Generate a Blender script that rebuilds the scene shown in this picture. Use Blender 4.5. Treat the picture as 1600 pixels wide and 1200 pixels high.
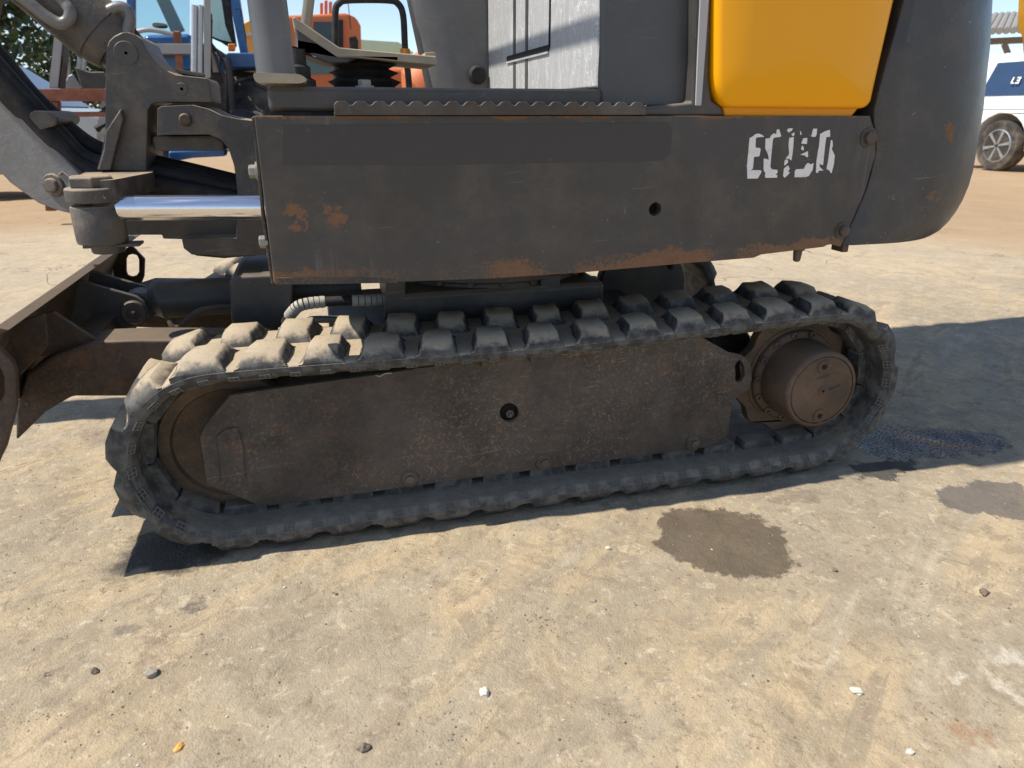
import bpy, bmesh, math, random
import numpy as np
from mathutils import Vector, Matrix, geometry
R = math.radians
random.seed(4)
for o in list(bpy.data.objects): bpy.data.objects.remove(o)
sc = bpy.context.scene
COL = sc.collection

# ------------------------------------------------------------------ camera, world, sun, exposure
H = .75; FPX = 1110.; VH = 175.
PITCH = math.atan((600 - VH) / FPX); YAW = math.atan2(.257, .966)
CAM = Vector((.2964 * H, -1.577 * H, H))
FW = Vector((math.sin(YAW) * math.cos(PITCH), math.cos(YAW) * math.cos(PITCH), -math.sin(PITCH)))
RT = Vector((math.cos(YAW), -math.sin(YAW), 0)); UP = RT.cross(FW)
cd = bpy.data.cameras.new('camera'); cam = bpy.data.objects.new('camera', cd); COL.objects.link(cam)
cam.location = CAM; cam.rotation_euler = FW.to_track_quat('-Z', 'Y').to_euler()
cd.sensor_width = 36; cd.lens = 36 * FPX / 1600; cd.clip_start = .02; cd.clip_end = 2000
cd.dof.use_dof = True; cd.dof.focus_distance = 1.5; cd.dof.aperture_fstop = 7
sc.camera = cam
SUN = Vector((-.68, .03, 1)).normalized()
w = bpy.data.worlds.new('World'); sc.world = w; w.use_nodes = True
sky = w.node_tree.nodes.new('ShaderNodeTexSky'); sky.sky_type = 'NISHITA'; sky.sun_disc = False
sky.sun_elevation = math.asin(SUN.z); sky.sun_rotation = math.atan2(SUN.x, SUN.y)
sky.air_density = 1.0; sky.dust_density = .15; sky.ozone_density = 3.2; sky.altitude = 1200
bg = w.node_tree.nodes['Background']; bg.inputs['Strength'].default_value = .12
hs_ = w.node_tree.nodes.new('ShaderNodeHueSaturation'); hs_.inputs['Saturation'].default_value = .84
w.node_tree.links.new(sky.outputs[0], hs_.inputs['Color']); w.node_tree.links.new(hs_.outputs[0], bg.inputs[0])
sl = bpy.data.lights.new('sun', 'SUN'); sl.energy = 4.2; sl.angle = R(.53); sl.color = (1, .95, .87)
so = bpy.data.objects.new('sun', sl); COL.objects.link(so); so.rotation_euler = SUN.to_track_quat('Z', 'Y').to_euler()
so.location = (-4, 0, 6)
vs = sc.view_settings; vs.view_transform = 'Standard'; vs.look = 'None'; vs.gamma = 1; vs.exposure = .58; vs.use_curve_mapping = False

sc.cycles.max_bounces = 6; sc.cycles.diffuse_bounces = 3; sc.cycles.glossy_bounces = 3; sc.cycles.transmission_bounces = 4

# ------------------------------------------------------------------ pixels to directions
def ray(px, py): return FW + RT * ((px - 800) / FPX) + UP * ((600 - py) / FPX)
def at(px, py, axis, val):
    d = ray(px, py); i = 'xyz'.index(axis); return CAM + d * ((val - CAM[i]) / d[i])
def P(px, py, y): return at(px, py, 'y', y)
def G(px, py): return at(px, py, 'z', 0.)
def far(px, py, D):
    d = ray(px, py); return CAM + d * (D / math.hypot(d.x, d.y))

# ------------------------------------------------------------------ mesh helpers
def rounded(pts, r, n=4):
    out = []; N = len(pts)
    for i in range(N):
        p0, p1, p2 = Vector(pts[i - 1]), Vector(pts[i]), Vector(pts[(i + 1) % N])
        rr = r[i] if isinstance(r, (list, tuple)) else r
        a = p0 - p1; b = p2 - p1
        d = min(rr, a.length * .48, b.length * .48)
        if d < 1e-5: out.append(tuple(p1)); continue
        s = p1 + a.normalized() * d; e = p1 + b.normalized() * d
        for k in range(n + 1):
            t = k / n; out.append(tuple(s * (1 - t) ** 2 + p1 * 2 * t * (1 - t) + e * t * t))
    return out
def circ(cx, cz, r, n=20, ry=None): return [(cx + r * math.cos(2 * math.pi * k / n), cz + (ry or r) * math.sin(2 * math.pi * k / n)) for k in range(n)]
def catmull(pts, n=8, closed=False):
    pts = [Vector(p) for p in pts]; N = len(pts); out = []
    for i in range(N if closed else N - 1):
        g = lambda j: pts[j % N] if closed else pts[max(0, min(N - 1, j))]
        a, b, c, d = g(i - 1), g(i), g(i + 1), g(i + 2)
        for k in range(n):
            t = k / n
            out.append(.5 * ((2 * b) + (c - a) * t + (2 * a - 5 * b + 4 * c - d) * t * t + (3 * b - a - 3 * c + d) * t ** 3))
    if not closed: out.append(pts[-1])
    return out
class MB:
    def __init__(s): s.v = []; s.f = []
    def add(s, vs_, fs):
        o = len(s.v); s.v += [tuple(v) for v in vs_]; s.f += [tuple(i + o for i in f) for f in fs]; return s
    def box(s, lo, hi, mtx=None):
        x0, y0, z0 = lo; x1, y1, z1 = hi
        V = [Vector(p) for p in ((x0,y0,z0),(x1,y0,z0),(x1,y1,z0),(x0,y1,z0),(x0,y0,z1),(x1,y0,z1),(x1,y1,z1),(x0,y1,z1))]
        if mtx: V = [mtx @ v for v in V]
        return s.add(V, [(0,3,2,1),(4,5,6,7),(0,1,5,4),(1,2,6,5),(2,3,7,6),(3,0,4,7)])
    def bar(s, a, b, wd, ht, up=(0, 0, 1)):
        a = Vector(a); b = Vector(b); d = (b - a); L = d.length; d.normalize()
        u = Vector(up); sx = d.cross(u)
        if sx.length < 1e-4: sx = d.cross(Vector((1, 0, 0)))
        sx.normalize(); u = sx.cross(d)
        m = Matrix((sx, d, u)).transposed().to_4x4(); m.translation = a
        return s.box((-wd / 2, 0, -ht / 2), (wd / 2, L, ht / 2), m)
    def prism(s, pts, a, b, holes=(), f=None):
        f = f or (lambda p, t: (p[0], t, p[1]))
        loops = [list(pts)] + [list(h) for h in holes]
        flat = [p for l in loops for p in l]; n = len(flat)
        tris = geometry.tessellate_polygon([[Vector((p[0], p[1], 0)) for p in l] for l in loops])
        V = [f(p, a) for p in flat] + [f(p, b) for p in flat]; F = []
        for t in tris: F.append(tuple(t)); F.append(tuple(i + n for i in reversed(t)))
        o = 0
        for l in loops:
            m = len(l)
            for k in range(m): i, j = o + k, o + (k + 1) % m; F.append((i, j, j + n, i + n))
            o += m
        return s.add(V, F)
    def tube(s, path, r, seg=12, caps=True, closed=False):
        path = [Vector(p) for p in path]; N = len(path); rs = r if isinstance(r, (list, tuple)) else [r] * N
        V = []; F = []; prev = None
        for i, p in enumerate(path):
            t = (path[(i + 1) % N] - path[i - 1]) if closed else (path[min(i + 1, N - 1)] - path[max(i - 1, 0)])
            t.normalize()
            if prev is None:
                u = t.orthogonal().normalized()
            else:
                u = (prev - t * prev.dot(t)); u = u.normalized() if u.length > 1e-6 else t.orthogonal().normalized()
            prev = u; b = t.cross(u)
            for k in range(seg):
                a = 2 * math.pi * k / seg; V.append(p + (u * math.cos(a) + b * math.sin(a)) * rs[i])
        for i in range(N if closed else N - 1):
            for k in range(seg):
                a = i * seg + k; b_ = i * seg + (k + 1) % seg; j = ((i + 1) % N) * seg
                F.append((a, b_, j + (k + 1) % seg, j + k))
        if caps and not closed: F.append(tuple(range(seg))[::-1]); F.append(tuple((N - 1) * seg + k for k in range(seg)))
        return s.add(V, F)
    def lathe(s, prof, c, ax=(0, 1, 0), seg=40, ph=0):
        c = Vector(c); ax = Vector(ax).normalized(); u = ax.orthogonal().normalized(); b = ax.cross(u); V = []; F = []
        for (r, t) in prof:
            for k in range(seg):
                a = 2 * math.pi * k / seg + ph; V.append(c + ax * t + (u * math.cos(a) + b * math.sin(a)) * max(r, 1e-4))
        for i in range(len(prof) - 1):
            for k in range(seg):
                F.append((i * seg + k, i * seg + (k + 1) % seg, (i + 1) * seg + (k + 1) % seg, (i + 1) * seg + k))
        F.append(tuple(range(seg))[::-1]); F.append(tuple((len(prof) - 1) * seg + k for k in range(seg)))
        return s.add(V, F)
    def hexbolt(s, c, ax, r, t):
        return s.lathe([(r * 1.45, 0), (r * 1.45, t * .25), (r * 1.05, t * .3)], c, ax, 18).lathe([(r, t * .25), (r, t * .9), (r * .8, t)], c, ax, 6, .3)
    def mesh(s, name, ang=35, recalc=True):
        me = bpy.data.meshes.new(name); me.from_pydata(s.v, [], s.f)
        if recalc:
            bm = bmesh.new(); bm.from_mesh(me); bmesh.ops.recalc_face_normals(bm, faces=bm.faces); bm.to_mesh(me); bm.free()
        me.polygons.foreach_set('use_smooth', [True] * len(me.polygons)); me.set_sharp_from_angle(angle=R(ang)); me.update()
        return me
    def build(s, name, mat, parent=None, bevel=0, ang=35, seg=2, label=None):
        me = s.mesh(name, ang); me.materials.append(mat)
        return link(name, me, parent, bevel, seg, label)
def link(name, me, parent=None, bevel=0, seg=2, label=None):
    o = bpy.data.objects.new(name, me); COL.objects.link(o)
    if parent: o.parent = parent
    if bevel:
        b = o.modifiers.new('bevel', 'BEVEL'); b.width = bevel; b.segments = seg; b.limit_method = 'ANGLE'; b.angle_limit = R(32); b.harden_normals = True
    if label: o['label'] = label
    return o
def thing(name, label, cat, loc=(0, 0, 0), rz=0, group=None):
    o = bpy.data.objects.new(name, None); COL.objects.link(o); o.location = loc; o.rotation_euler = (0, 0, rz)
    o.empty_display_size = .1; o['label'] = label; o['category'] = cat
    if group: o['group'] = group
    return o
def tag(o, label, cat, group=None):
    o['label'] = label; o['category'] = cat
    if group: o['group'] = group
    return o
def pix(pts, y): return [(p.x, p.z) for p in (P(a, b, y) for a, b in pts)]
def plate(name, pts, y, depth, mat, parent, bevel=.003, holes=(), rnd=0, seg=2, label=None):
    q = pix(pts, y)
    if rnd: q = rounded(q, rnd)
    return MB().prism(q, y, y + depth, [pix(h, y) for h in holes]).build(name, mat, parent, bevel, seg=seg, label=label)

# ------------------------------------------------------------------ material helpers
class NT:
    def __init__(s, name):
        s.m = bpy.data.materials.new(name); s.m.use_nodes = True; s.t = s.m.node_tree; s.b = s.t.nodes['Principled BSDF']
    def n(s, ty, **kw):
        x = s.t.nodes.new(ty)
        for k, v in kw.items(): setattr(x, k, v)
        return x
    def put(s, sock, v):
        if hasattr(v, 'is_linked'): s.t.links.new(v, sock)
        elif isinstance(v, (tuple, list)) and len(v) == 3 and sock.type == 'RGBA': sock.default_value = (*v, 1)
        else: sock.default_value = v
    def obj(s): return s.n('ShaderNodeTexCoord').outputs['Object']
    def normal(s): return s.n('ShaderNodeNewGeometry').outputs['Normal']
    def map(s, v, sc_=(1, 1, 1), rot=(0, 0, 0), loc=(0, 0, 0)):
        x = s.n('ShaderNodeMapping'); s.put(x.inputs[0], v); x.inputs[1].default_value = loc; x.inputs[2].default_value = rot; x.inputs[3].default_value = sc_; return x.outputs[0]
    def noise(s, v, scale, det=4, rough=.55, dist=0, col=False):
        x = s.n('ShaderNodeTexNoise'); s.put(x.inputs['Vector'], v); x.inputs['Scale'].default_value = scale; x.inputs['Detail'].default_value = det
        x.inputs['Roughness'].default_value = rough; x.inputs['Distortion'].default_value = dist; return x.outputs[1 if col else 0]
    def voro(s, v, scale, feat='F1', rnd=1):
        x = s.n('ShaderNodeTexVoronoi', feature=feat); s.put(x.inputs['Vector'], v); x.inputs['Scale'].default_value = scale; x.inputs['Randomness'].default_value = rnd; return x.outputs['Distance']
    def ma(s, op, a, b=0.): 
        x = s.n('ShaderNodeMath', operation=op); s.put(x.inputs[0], a); s.put(x.inputs[1], b); return x.outputs[0]
    def ramp(s, v, a, b, lo=0., hi=1.):
        x = s.n('ShaderNodeMapRange', interpolation_type='SMOOTHSTEP'); s.put(x.inputs[0], v)
        for i, q in enumerate((a, b, lo, hi)): x.inputs[i + 1].default_value = q
        return x.outputs[0]
    def mix(s, f, a, b):
        x = s.n('ShaderNodeMix', data_type='RGBA'); s.put(x.inputs[0], f); s.put(x.inputs[6], a); s.put(x.inputs[7], b); return x.outputs[2]
    def sep(s, v):
        x = s.n('ShaderNodeSeparateXYZ'); s.put(x.inputs[0], v); return x.outputs
    def vadd(s, a, b, op='ADD'):
        x = s.n('ShaderNodeVectorMath', operation=op); s.put(x.inputs[0], a); s.put(x.inputs[1], b); return x.outputs[0]
    def vscale(s, a, k):
        x = s.n('ShaderNodeVectorMath', operation='SCALE'); s.put(x.inputs[0], a); x.inputs[3].default_value = k; return x.outputs[0]
    def length(s, a):
        x = s.n('ShaderNodeVectorMath', operation='LENGTH'); s.put(x.inputs[0], a); return x.outputs[1]
    def bump(s, h, st=.3, dist=.002, nrm=None):
        x = s.n('ShaderNodeBump'); s.put(x.inputs['Height'], h); x.inputs['Strength'].default_value = st; x.inputs['Distance'].default_value = dist
        if nrm: s.put(x.inputs['Normal'], nrm)
        return x.outputs[0]
    def line(s, v, scale, wd, det=2, dist=0, keep=.55):       # thin wandering lines, broken up
        n_ = s.ma('ABSOLUTE', s.ma('SUBTRACT', s.noise(v, scale, det, .5, dist), .5))
        l = s.ramp(n_, 0., wd, 1., 0.)
        k = s.ramp(s.noise(s.vadd(v, (3.1, 7.7, 1.3)), scale * .9, 2), keep, keep + .06)
        return s.ma('MULTIPLY', l, k)
    def dashes(s, v, sets):                                     # short straight scratches: noise stretched along one direction
        o = None
        for (ang, lo, across, thr) in sets:
            n_ = s.noise(s.map(s.map(v, rot=(0, R(ang), 0)), (lo, lo, across)), 1., 1, .4)
            l = s.ramp(n_, thr, thr + .035); o = l if o is None else s.ma('MAXIMUM', o, l)
        return o
    def blob(s, v, c, rx, ry, rot=0, warp=None, edge=.12):
        d = s.vadd(v, c, 'SUBTRACT')
        if warp: d = s.vadd(d, warp)
        d = s.map(d, (1 / rx, 1 / ry, 0), (0, 0, 0)) if not rot else s.map(s.map(d, rot=(0, 0, -rot)), (1 / rx, 1 / ry, 0))
        return s.ramp(s.length(d), 1 - edge, 1 + edge, 1., 0.)
    def out(s, base, rough=.5, metal=0., nrm=None, **kw):
        b = s.b; s.put(b.inputs['Base Color'], base); s.put(b.inputs['Roughness'], rough); s.put(b.inputs['Metallic'], metal)
        if nrm: s.put(b.inputs['Normal'], nrm)
        for k, v in kw.items(): s.put(b.inputs[k.replace('_', ' ')], v)
        return s.m

RUST = (.13, .055, .022); DUST = (.36, .27, .17)
def worn_paint(name, base, rough=.42, dust=.25, chips=.5, rust_edges=None, spots=(), streaks=0., scale=1., bumpy=.15, light=1.8):
    t = NT(name); v = t.obj(); x, y, z = t.sep(v)
    big = t.noise(v, 5 * scale, 5, .6); fine = t.noise(v, 60 * scale, 4, .65)
    c = t.mix(t.ramp(big, .3, .7), tuple(q * .82 for q in base), tuple(min(q * 1.2, .9) for q in base))
    up = t.ramp(t.sep(t.normal())[2], .2, .9)
    dm = t.ma('MULTIPLY', t.ramp(t.noise(v, 9 * scale, 6, .7), .42, .75), dust)
    dm = t.ma('MAXIMUM', dm, t.ma('MULTIPLY', up, t.ramp(t.noise(v, 14, 4), .3, .6, dust * 1.2, dust * 2.6)))
    c = t.mix(dm, c, DUST)
    if streaks:
        sv = t.map(v, (55, 55, 1.6)); st = t.ramp(t.noise(sv, 1., 3, .6), .52, .72)
        st = t.ma('MULTIPLY', st, t.ramp(t.noise(v, 2.6, 2), .5, .66, 0, streaks))
        c = t.mix(st, c, tuple(min(1, q * 4.) for q in base))
    ln = t.dashes(v, ((4, 9, 420, .74), (-28, 14, 500, .77), (76, 16, 420, .78)))
    c = t.mix(t.ma('MULTIPLY', ln, .4 * chips), c, (.34, .31, .27))
    if chips:
        ch = t.ramp(t.noise(v, 75 * scale, 3, .6, 1.), .70, .74); ch = t.ma('MULTIPLY', ch, t.ramp(big, .45, .6))
        c = t.mix(t.ma('MULTIPLY', ch, chips), c, (.3, .24, .19))
    rm = t.ma('MULTIPLY', t.ramp(t.noise(v, 11 * scale, 7, .72, .4), .66, .76), .8 * chips)
    warp = t.vscale(t.vadd(t.noise(v, 28, 5, .7, 0, True), (.5, .5, .5), 'SUBTRACT'), .05)
    for (sx, sz, r1, r2) in spots:
        vv = t.n('ShaderNodeCombineXYZ'); t.put(vv.inputs[0], x); t.put(vv.inputs[1], z)
        rm = t.ma('MAXIMUM', rm, t.ma('MULTIPLY', t.blob(vv.outputs[0], (sx, sz, 0), r1, r2, 0, warp, .55), t.ramp(fine, .35, .6, .15, 1)))
    if rust_edges:
        for (a, b, sl) in rust_edges:                       # rust creeping up from an edge z = a + sl*x, over a height b
            e = t.ma('SUBTRACT', t.ma('SUBTRACT', z, t.ma('MULTIPLY', x, sl)), a)
            e = t.ma('ADD', e, t.ma('MULTIPLY', t.ma('SUBTRACT', t.noise(v, 16, 6, .7), .5), abs(b) * 3.2))
            rm = t.ma('MAXIMUM', rm, t.ma('MULTIPLY', t.ramp(e, 0, abs(b), 1., 0.) if b > 0 else t.ramp(e, -abs(b), 0, 0., 1.), t.ramp(t.noise(v, 4, 3), .36, .62, .15, .95)))
    gr = t.noise(v, 150 * min(scale, 1.5), 4, .75)
    rm = t.ramp(t.ma('ADD', rm, t.ma('MULTIPLY', t.ma('SUBTRACT', gr, .5), 1.5)), .38, .72)
    scf = t.ma('MULTIPLY', t.ramp(t.noise(t.map(t.map(v, rot=(0, R(14), 0)), (5, 5, 38)), 1.6, 4, .7, .4), .60, .78), t.ramp(t.noise(v, 7, 4, .6), .46, .64, 0, .45 * chips))
    c = t.mix(scf, c, tuple(min(1, q * 3.2 + .02) for q in base))
    spk = t.ma('MULTIPLY', t.ramp(t.noise(v, 130, 2, .5), .72, .76), t.ramp(t.noise(v, 6, 3), .4, .6, 0, chips))
    c = t.mix(spk, c, (.34, .30, .25))
    rc = t.mix(t.noise(v, 90, 4, .7), RUST, (.25, .15, .085))
    c = t.mix(rm, c, rc)
    ro = t.ma('ADD', t.ramp(big, .3, .7, rough - .08, rough + .1), t.ma('MULTIPLY', t.ma('MAXIMUM', rm, dm), .4))
    hgt = t.ma('ADD', t.ma('MULTIPLY', fine, .4), t.noise(v, 9, 3))
    return t.out(c, ro, 0., t.bump(hgt, bumpy, .004))
def rusty_steel(name, base, rough=.6, dust=.5, red=.4, scr=.6, met=.2):
    t = NT(name); v = t.obj(); big = t.noise(v, 6, 6, .65); fine = t.noise(v, 85, 5, .7)
    c = t.mix(t.ramp(big, .32, .68), tuple(q * .65 for q in base), tuple(q * 1.45 for q in base))
    c = t.mix(t.ma('MULTIPLY', t.ramp(t.noise(v, 17, 6, .7), .48, .72), red), c, (.19, .085, .035))
    up = t.ramp(t.sep(t.normal())[2], .3, .9)
    sp = t.ma('MULTIPLY', t.ramp(t.noise(v, 190, 4, .75), .52, .66), t.ramp(t.noise(v, 4.5, 4), .4, .65, .15, 1.))
    c = t.mix(t.ma('MAXIMUM', t.ma('MULTIPLY', up, dust), t.ma('MULTIPLY', sp, dust * .75)), c, (.30, .225, .145))
    if scr:
        l1 = t.dashes(v, ((6, 9, 380, .735), (-9, 26, 520, .75), (-38, 16, 420, .77), (64, 20, 420, .77)))
        l1 = t.ma('MULTIPLY', l1, t.ramp(t.noise(v, 6, 3), .42, .6, .15, 1.))
        c = t.mix(t.ma('MULTIPLY', l1, scr), c, (.36, .26, .18))
    return t.out(c, t.ramp(fine, .2, .8, rough - .12, rough + .2), met, t.bump(t.ma('ADD', fine, t.ma('MULTIPLY', big, 1.2)), .22, .003))
def plain(name, base, rough=.5, metal=0, var=.25, scale=12, dirt=0, bump=.1, **kw):
    t = NT(name); v = t.obj(); n_ = t.noise(v, scale, 5, .6)
    c = t.mix(n_, tuple(q * (1 - var) for q in base), tuple(min(1, q * (1 + var)) for q in base))
    if dirt: c = t.mix(t.ma('MULTIPLY', t.ramp(t.noise(v, scale * .4, 6, .7), .4, .7), dirt), c, (.25, .2, .14))
    return t.out(c, t.ramp(n_, .3, .7, max(0, rough - .07), rough + .07), metal, t.bump(t.noise(v, scale * 6, 4), bump, .002), **kw)
def rubber_mat(name, dusty=1.):
    t = NT(name); v = t.obj(); oi = t.n('ShaderNodeObjectInfo').outputs['Random']
    gp = t.n('ShaderNodeNewGeometry').outputs['Position']; nz = t.sep(t.normal())[2]
    big = t.noise(gp, 13, 5, .65); fine = t.noise(gp, 120, 4, .7)
    c = t.mix(big, (.026, .025, .024), (.056, .054, .051))
    g = t.ma('MULTIPLY', t.ramp(t.noise(gp, 30, 5, .72), .40, .62), .7 * dusty); c = t.mix(g, c, (.15, .142, .126))
    top = t.ma('ADD', nz, t.ma('MULTIPLY', t.ma('SUBTRACT', t.noise(gp, 40, 5, .7), .5), .8)); top = t.ma('MULTIPLY', t.ma('MULTIPLY', t.ramp(top, .55, .9), .95 * dusty), t.ramp(t.sep(gp)[2], .12, .30, .45, 1.))
    c = t.mix(top, c, t.mix(fine, (.33, .26, .17), (.50, .40, .27)))
    gv = t.map(gp, (90, 90, 5)); cr = t.ma('MULTIPLY', t.ramp(t.noise(gv, 1, 2), .63, .68), .4); c = t.mix(cr, c, (.16, .16, .155))
    h_ = t.ma('ADD', t.ma('MULTIPLY', fine, .5), t.noise(gp, 30, 4))
    return t.out(c, t.ramp(fine, .3, .7, .7, .92), 0, t.bump(h_, .35, .004))
SK = [at(462, 338, 'y', 0), at(522, 338, 'y', 0), at(455, 205, 'y', 0), at(830, 262, 'y', 0)]
M_skirt = worn_paint('skirt_paint', (.050, .045, .041), .42, .14, .8, [(.499, .026, .008), (.744, -.008, 0)],
                     [(SK[0].x, SK[0].z, .020, .026), (SK[1].x, SK[1].z, .018, .022), (SK[2].x, SK[2].z, .02, .008)], streaks=.75, bumpy=.06)
M_dark = worn_paint('charcoal_paint', (.052, .049, .046), .45, .14, .5, bumpy=.18)
M_cast = worn_paint('cast_charcoal_paint', (.064, .058, .053), .5, .34, .8, bumpy=.8, scale=1.6)
M_cw = worn_paint('counterweight_paint', (.046, .043, .042), .42, .12, .8, None,
                  [(P(1480, 210, 0).x, P(1480, 210, 0).z, .014, .02), (P(1455, 310, 0).x, P(1455, 310, 0).z, .022, .012)], bumpy=.4)
M_housing = worn_paint('housing_paint', (.075, .074, .075), .42, .06, .4, bumpy=.05)
M_boom = worn_paint('boom_paint', (.16, .155, .15), .38, .10, .4, bumpy=.5, scale=2)
M_black = plain('black_rubber', (.012, .0115, .011), .72, 0, .5, 60, .12, .6)
M_hole = plain('dark_recess', (.006, .006, .006), .9)
M_track = rubber_mat('dusty_rubber', 1.)
M_frame = rusty_steel('track_frame_steel', (.060, .050, .043), .58, .75, .25, .5)
M_blade = rusty_steel('blade_steel', (.055, .036, .026), .6, .45, .4, .3)
M_idler = rusty_steel('idler_steel', (.095, .065, .040), .6, .4, .35, .2)
M_drum = rusty_steel('drum_steel', (.095, .064, .044), .55, .35, .4, .4, .3)
t = NT('yellow_paint'); v = t.obj(); n_ = t.noise(v, 3, 3)
M_yellow = t.out(t.mix(n_, (.86, .36, .003), (.92, .40, .004)), .3, 0, t.bump(t.noise(t.map(v, (9, 9, 3)), 1, 2), .5, .006), Coat_Weight=.12, Coat_Roughness=.04, Specular_IOR_Level=.2)
t = NT('chrome_rod'); v = t.obj(); M_chrome = t.out((.80, .80, .82), t.ramp(t.noise(t.map(v, (2, 40, 40)), 4, 4), .3, .7, .14, .3), 1.)
t = NT('scuffed_grey_plastic'); v = t.obj(); c = t.mix(t.noise(v, 4, 4), (.30, .295, .285), (.44, .435, .42))
c = t.mix(t.ma('MULTIPLY', t.ramp(t.noise(t.map(v, (3, 10, 1.6)), 7, 7, .75, 1.), .46, .70), .65), c, (.58, .60, .58))
c = t.mix(t.ma('MULTIPLY', t.ma('MAXIMUM', t.line(v, 18, .008, 3, 1.2, .4), t.line(t.map(v, (1, 3, .7)), 30, .012, 2, .8, .42)), .8), c, (.72, .72, .7))
M_plast = t.out(c, .5, 0, t.bump(t.noise(v, 60, 4), .15, .002))
M_beige = worn_paint('beige_paint', (.35, .30, .215), .55, .3, .9, bumpy=.1, scale=3)
M_bolt = plain('zinc_bolt', (.30, .285, .25), .5, .6, .3, 40, .5)
M_boltd = rusty_steel('dark_bolt', (.09, .07, .055), .55, .3, .4, 0)
t = NT('flaked_white_vinyl'); v = t.obj(); M_white = t.out(t.mix(t.ma('MULTIPLY', t.ramp(t.noise(v, 90, 5, .7), .5, .75), .5), (.80, .77, .73), (.45, .42, .38)), .5)
t = NT('tape'); v = t.obj(); M_tape = t.out(t.mix(t.ramp(t.noise(v, 24, 6, .75), .63, .70), (.042, .037, .034), (.13, .095, .07)), .46)
t = NT('wrap_hose'); v = t.obj(); M_wrap = t.out(t.mix(t.noise(v, 40, 5), (.30, .27, .22), (.5, .46, .39)), .6, 0, t.bump(t.noise(v, 90, 4), .3, .002))
M_mud = plain('dry_mud', (.25, .16, .09), .95, 0, .4, 40, 0, .8)

# ------------------------------------------------------------------ ground
def gz(x, y):
    D = math.hypot(x, y); k = min(1, max(0, (D - 4.5) / 6)); return -.16 * k * k * (3 - 2 * k)
rng = np.random.default_rng(3)
def vnoise(X, Y, s, seed):
    r = np.random.default_rng(seed); T = r.random((256, 256)); x = X * s; y = Y * s
    i = np.floor(x).astype(int); j = np.floor(y).astype(int); fx = x - i; fy = y - j; fx = fx * fx * (3 - 2 * fx); fy = fy * fy * (3 - 2 * fy)
    g = lambda a, b: T[a % 256, b % 256]
    return g(i, j) * (1 - fx) * (1 - fy) + g(i + 1, j) * fx * (1 - fy) + g(i, j + 1) * (1 - fx) * fy + g(i + 1, j + 1) * fx * fy
def axis_(lo, a, b, hi, st):
    c = list(np.arange(a, b, st)); d = st; x = b
    while x < hi: c.append(x); d *= 1.22; x += d
    c.append(hi); d = st; x = a - st; l = []
    while x > lo: l.append(x); d *= 1.22; x -= d
    l.append(lo); return np.array(l[::-1] + c)
gx = axis_(-300, -1.5, 3.3, 300, .012); gy = axis_(-60, -1.15, 3.2, 400, .012)
GX, GY = np.meshgrid(gx, gy); D_ = np.hypot(GX, GY); k_ = np.clip((D_ - 4.5) / 6, 0, 1); GZ = -.16 * k_ * k_ * (3 - 2 * k_)
near = np.clip(1 - (D_ - 3) / 3, 0, 1)
u_ = GX * .78 + GY * .62; v_ = -GX * .62 + GY * .78
GZ += near * (.0045 * (vnoise(GX, GY, 3.1, 1) - .5) + .0035 * (vnoise(GX, GY, 9, 2) - .5) + .0045 * (vnoise(GX, GY, 23, 3) - .5) + .0032 * (vnoise(GX, GY, 42, 4) - .5) + .003 * (vnoise(u_, v_ * 4, 3, 5) - .5))
pit = np.clip(vnoise(GX, GY, 14, 7) - .82, 0, 1) * vnoise(GX, GY, 60, 8); GZ -= near * pit * .04
far_rough = np.clip((D_ - 4) / 4, 0, 1) * np.clip((60 - D_) / 30, 0, 1); GZ += far_rough * .035 * (vnoise(GX, GY, 1.6, 9) - .5 + .5 * (vnoise(GX, GY, 4, 10) - .5))
GZ -= .0035
ny, nx = GX.shape
V = np.stack([GX.ravel(), GY.ravel(), GZ.ravel()], 1)
ii = np.arange(nx * ny).reshape(ny, nx); F = np.stack([ii[:-1, :-1].ravel(), ii[:-1, 1:].ravel(), ii[1:, 1:].ravel(), ii[1:, :-1].ravel()], 1)
me = bpy.data.meshes.new('ground'); me.vertices.add(len(V)); me.vertices.foreach_set('co', V.ravel())
me.loops.add(F.size); me.loops.foreach_set('vertex_index', F.ravel()); me.polygons.add(len(F)); me.polygons.foreach_set('loop_start', np.arange(0, F.size, 4)); me.polygons.foreach_set('use_smooth', np.ones(len(F), bool))
me.update(calc_edges=True)
ground = bpy.data.objects.new('ground', me); COL.objects.link(ground); ground['kind'] = 'structure'
t = NT('dusty_concrete'); v = t.obj(); v = t.map(v, (1, 1, 0))
big = t.noise(v, 1.3, 4, .6, .4); mid = t.noise(v, 6, 6, .7, .3); fine = t.noise(v, 60, 5, .75); grit = t.noise(v, 320, 2, .7)
stv = t.map(t.map(v, rot=(0, 0, R(-38))), (1.1, 7, 1)); streak = t.noise(stv, 1.7, 6, .62, .3)
tan_ = t.mix(mid, (.37, .275, .160), (.54, .42, .262)); grey = t.mix(mid, (.275, .225, .155), (.41, .34, .238))
c = t.mix(t.ramp(t.ma('ADD', t.ma('MULTIPLY', big, .55), t.ma('MULTIPLY', streak, .5)), .44, .60), tan_, grey)
c = t.mix(t.ramp(t.noise(v, 14, 5, .72, .5), .50, .62, 0, .5), c, (.25, .19, .125))
c = t.mix(t.ramp(streak, .54, .72, 0, .6), c, (.52, .43, .30)); c = t.mix(t.ramp(streak, .40, .35, 0, .5), c, (.22, .18, .13))
c = t.mix(t.ramp(t.noise(v, 3.2, 6, .7, .8), .6, .68, 0, .4), c, (.40, .30, .18))
pt_ = t.noise(v, 3.4, 6, .72, 1.2); c = t.mix(t.ramp(pt_, .50, .58, 0, .55), c, t.mix(mid, (.24, .192, .13), (.34, .28, .195)))
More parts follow.
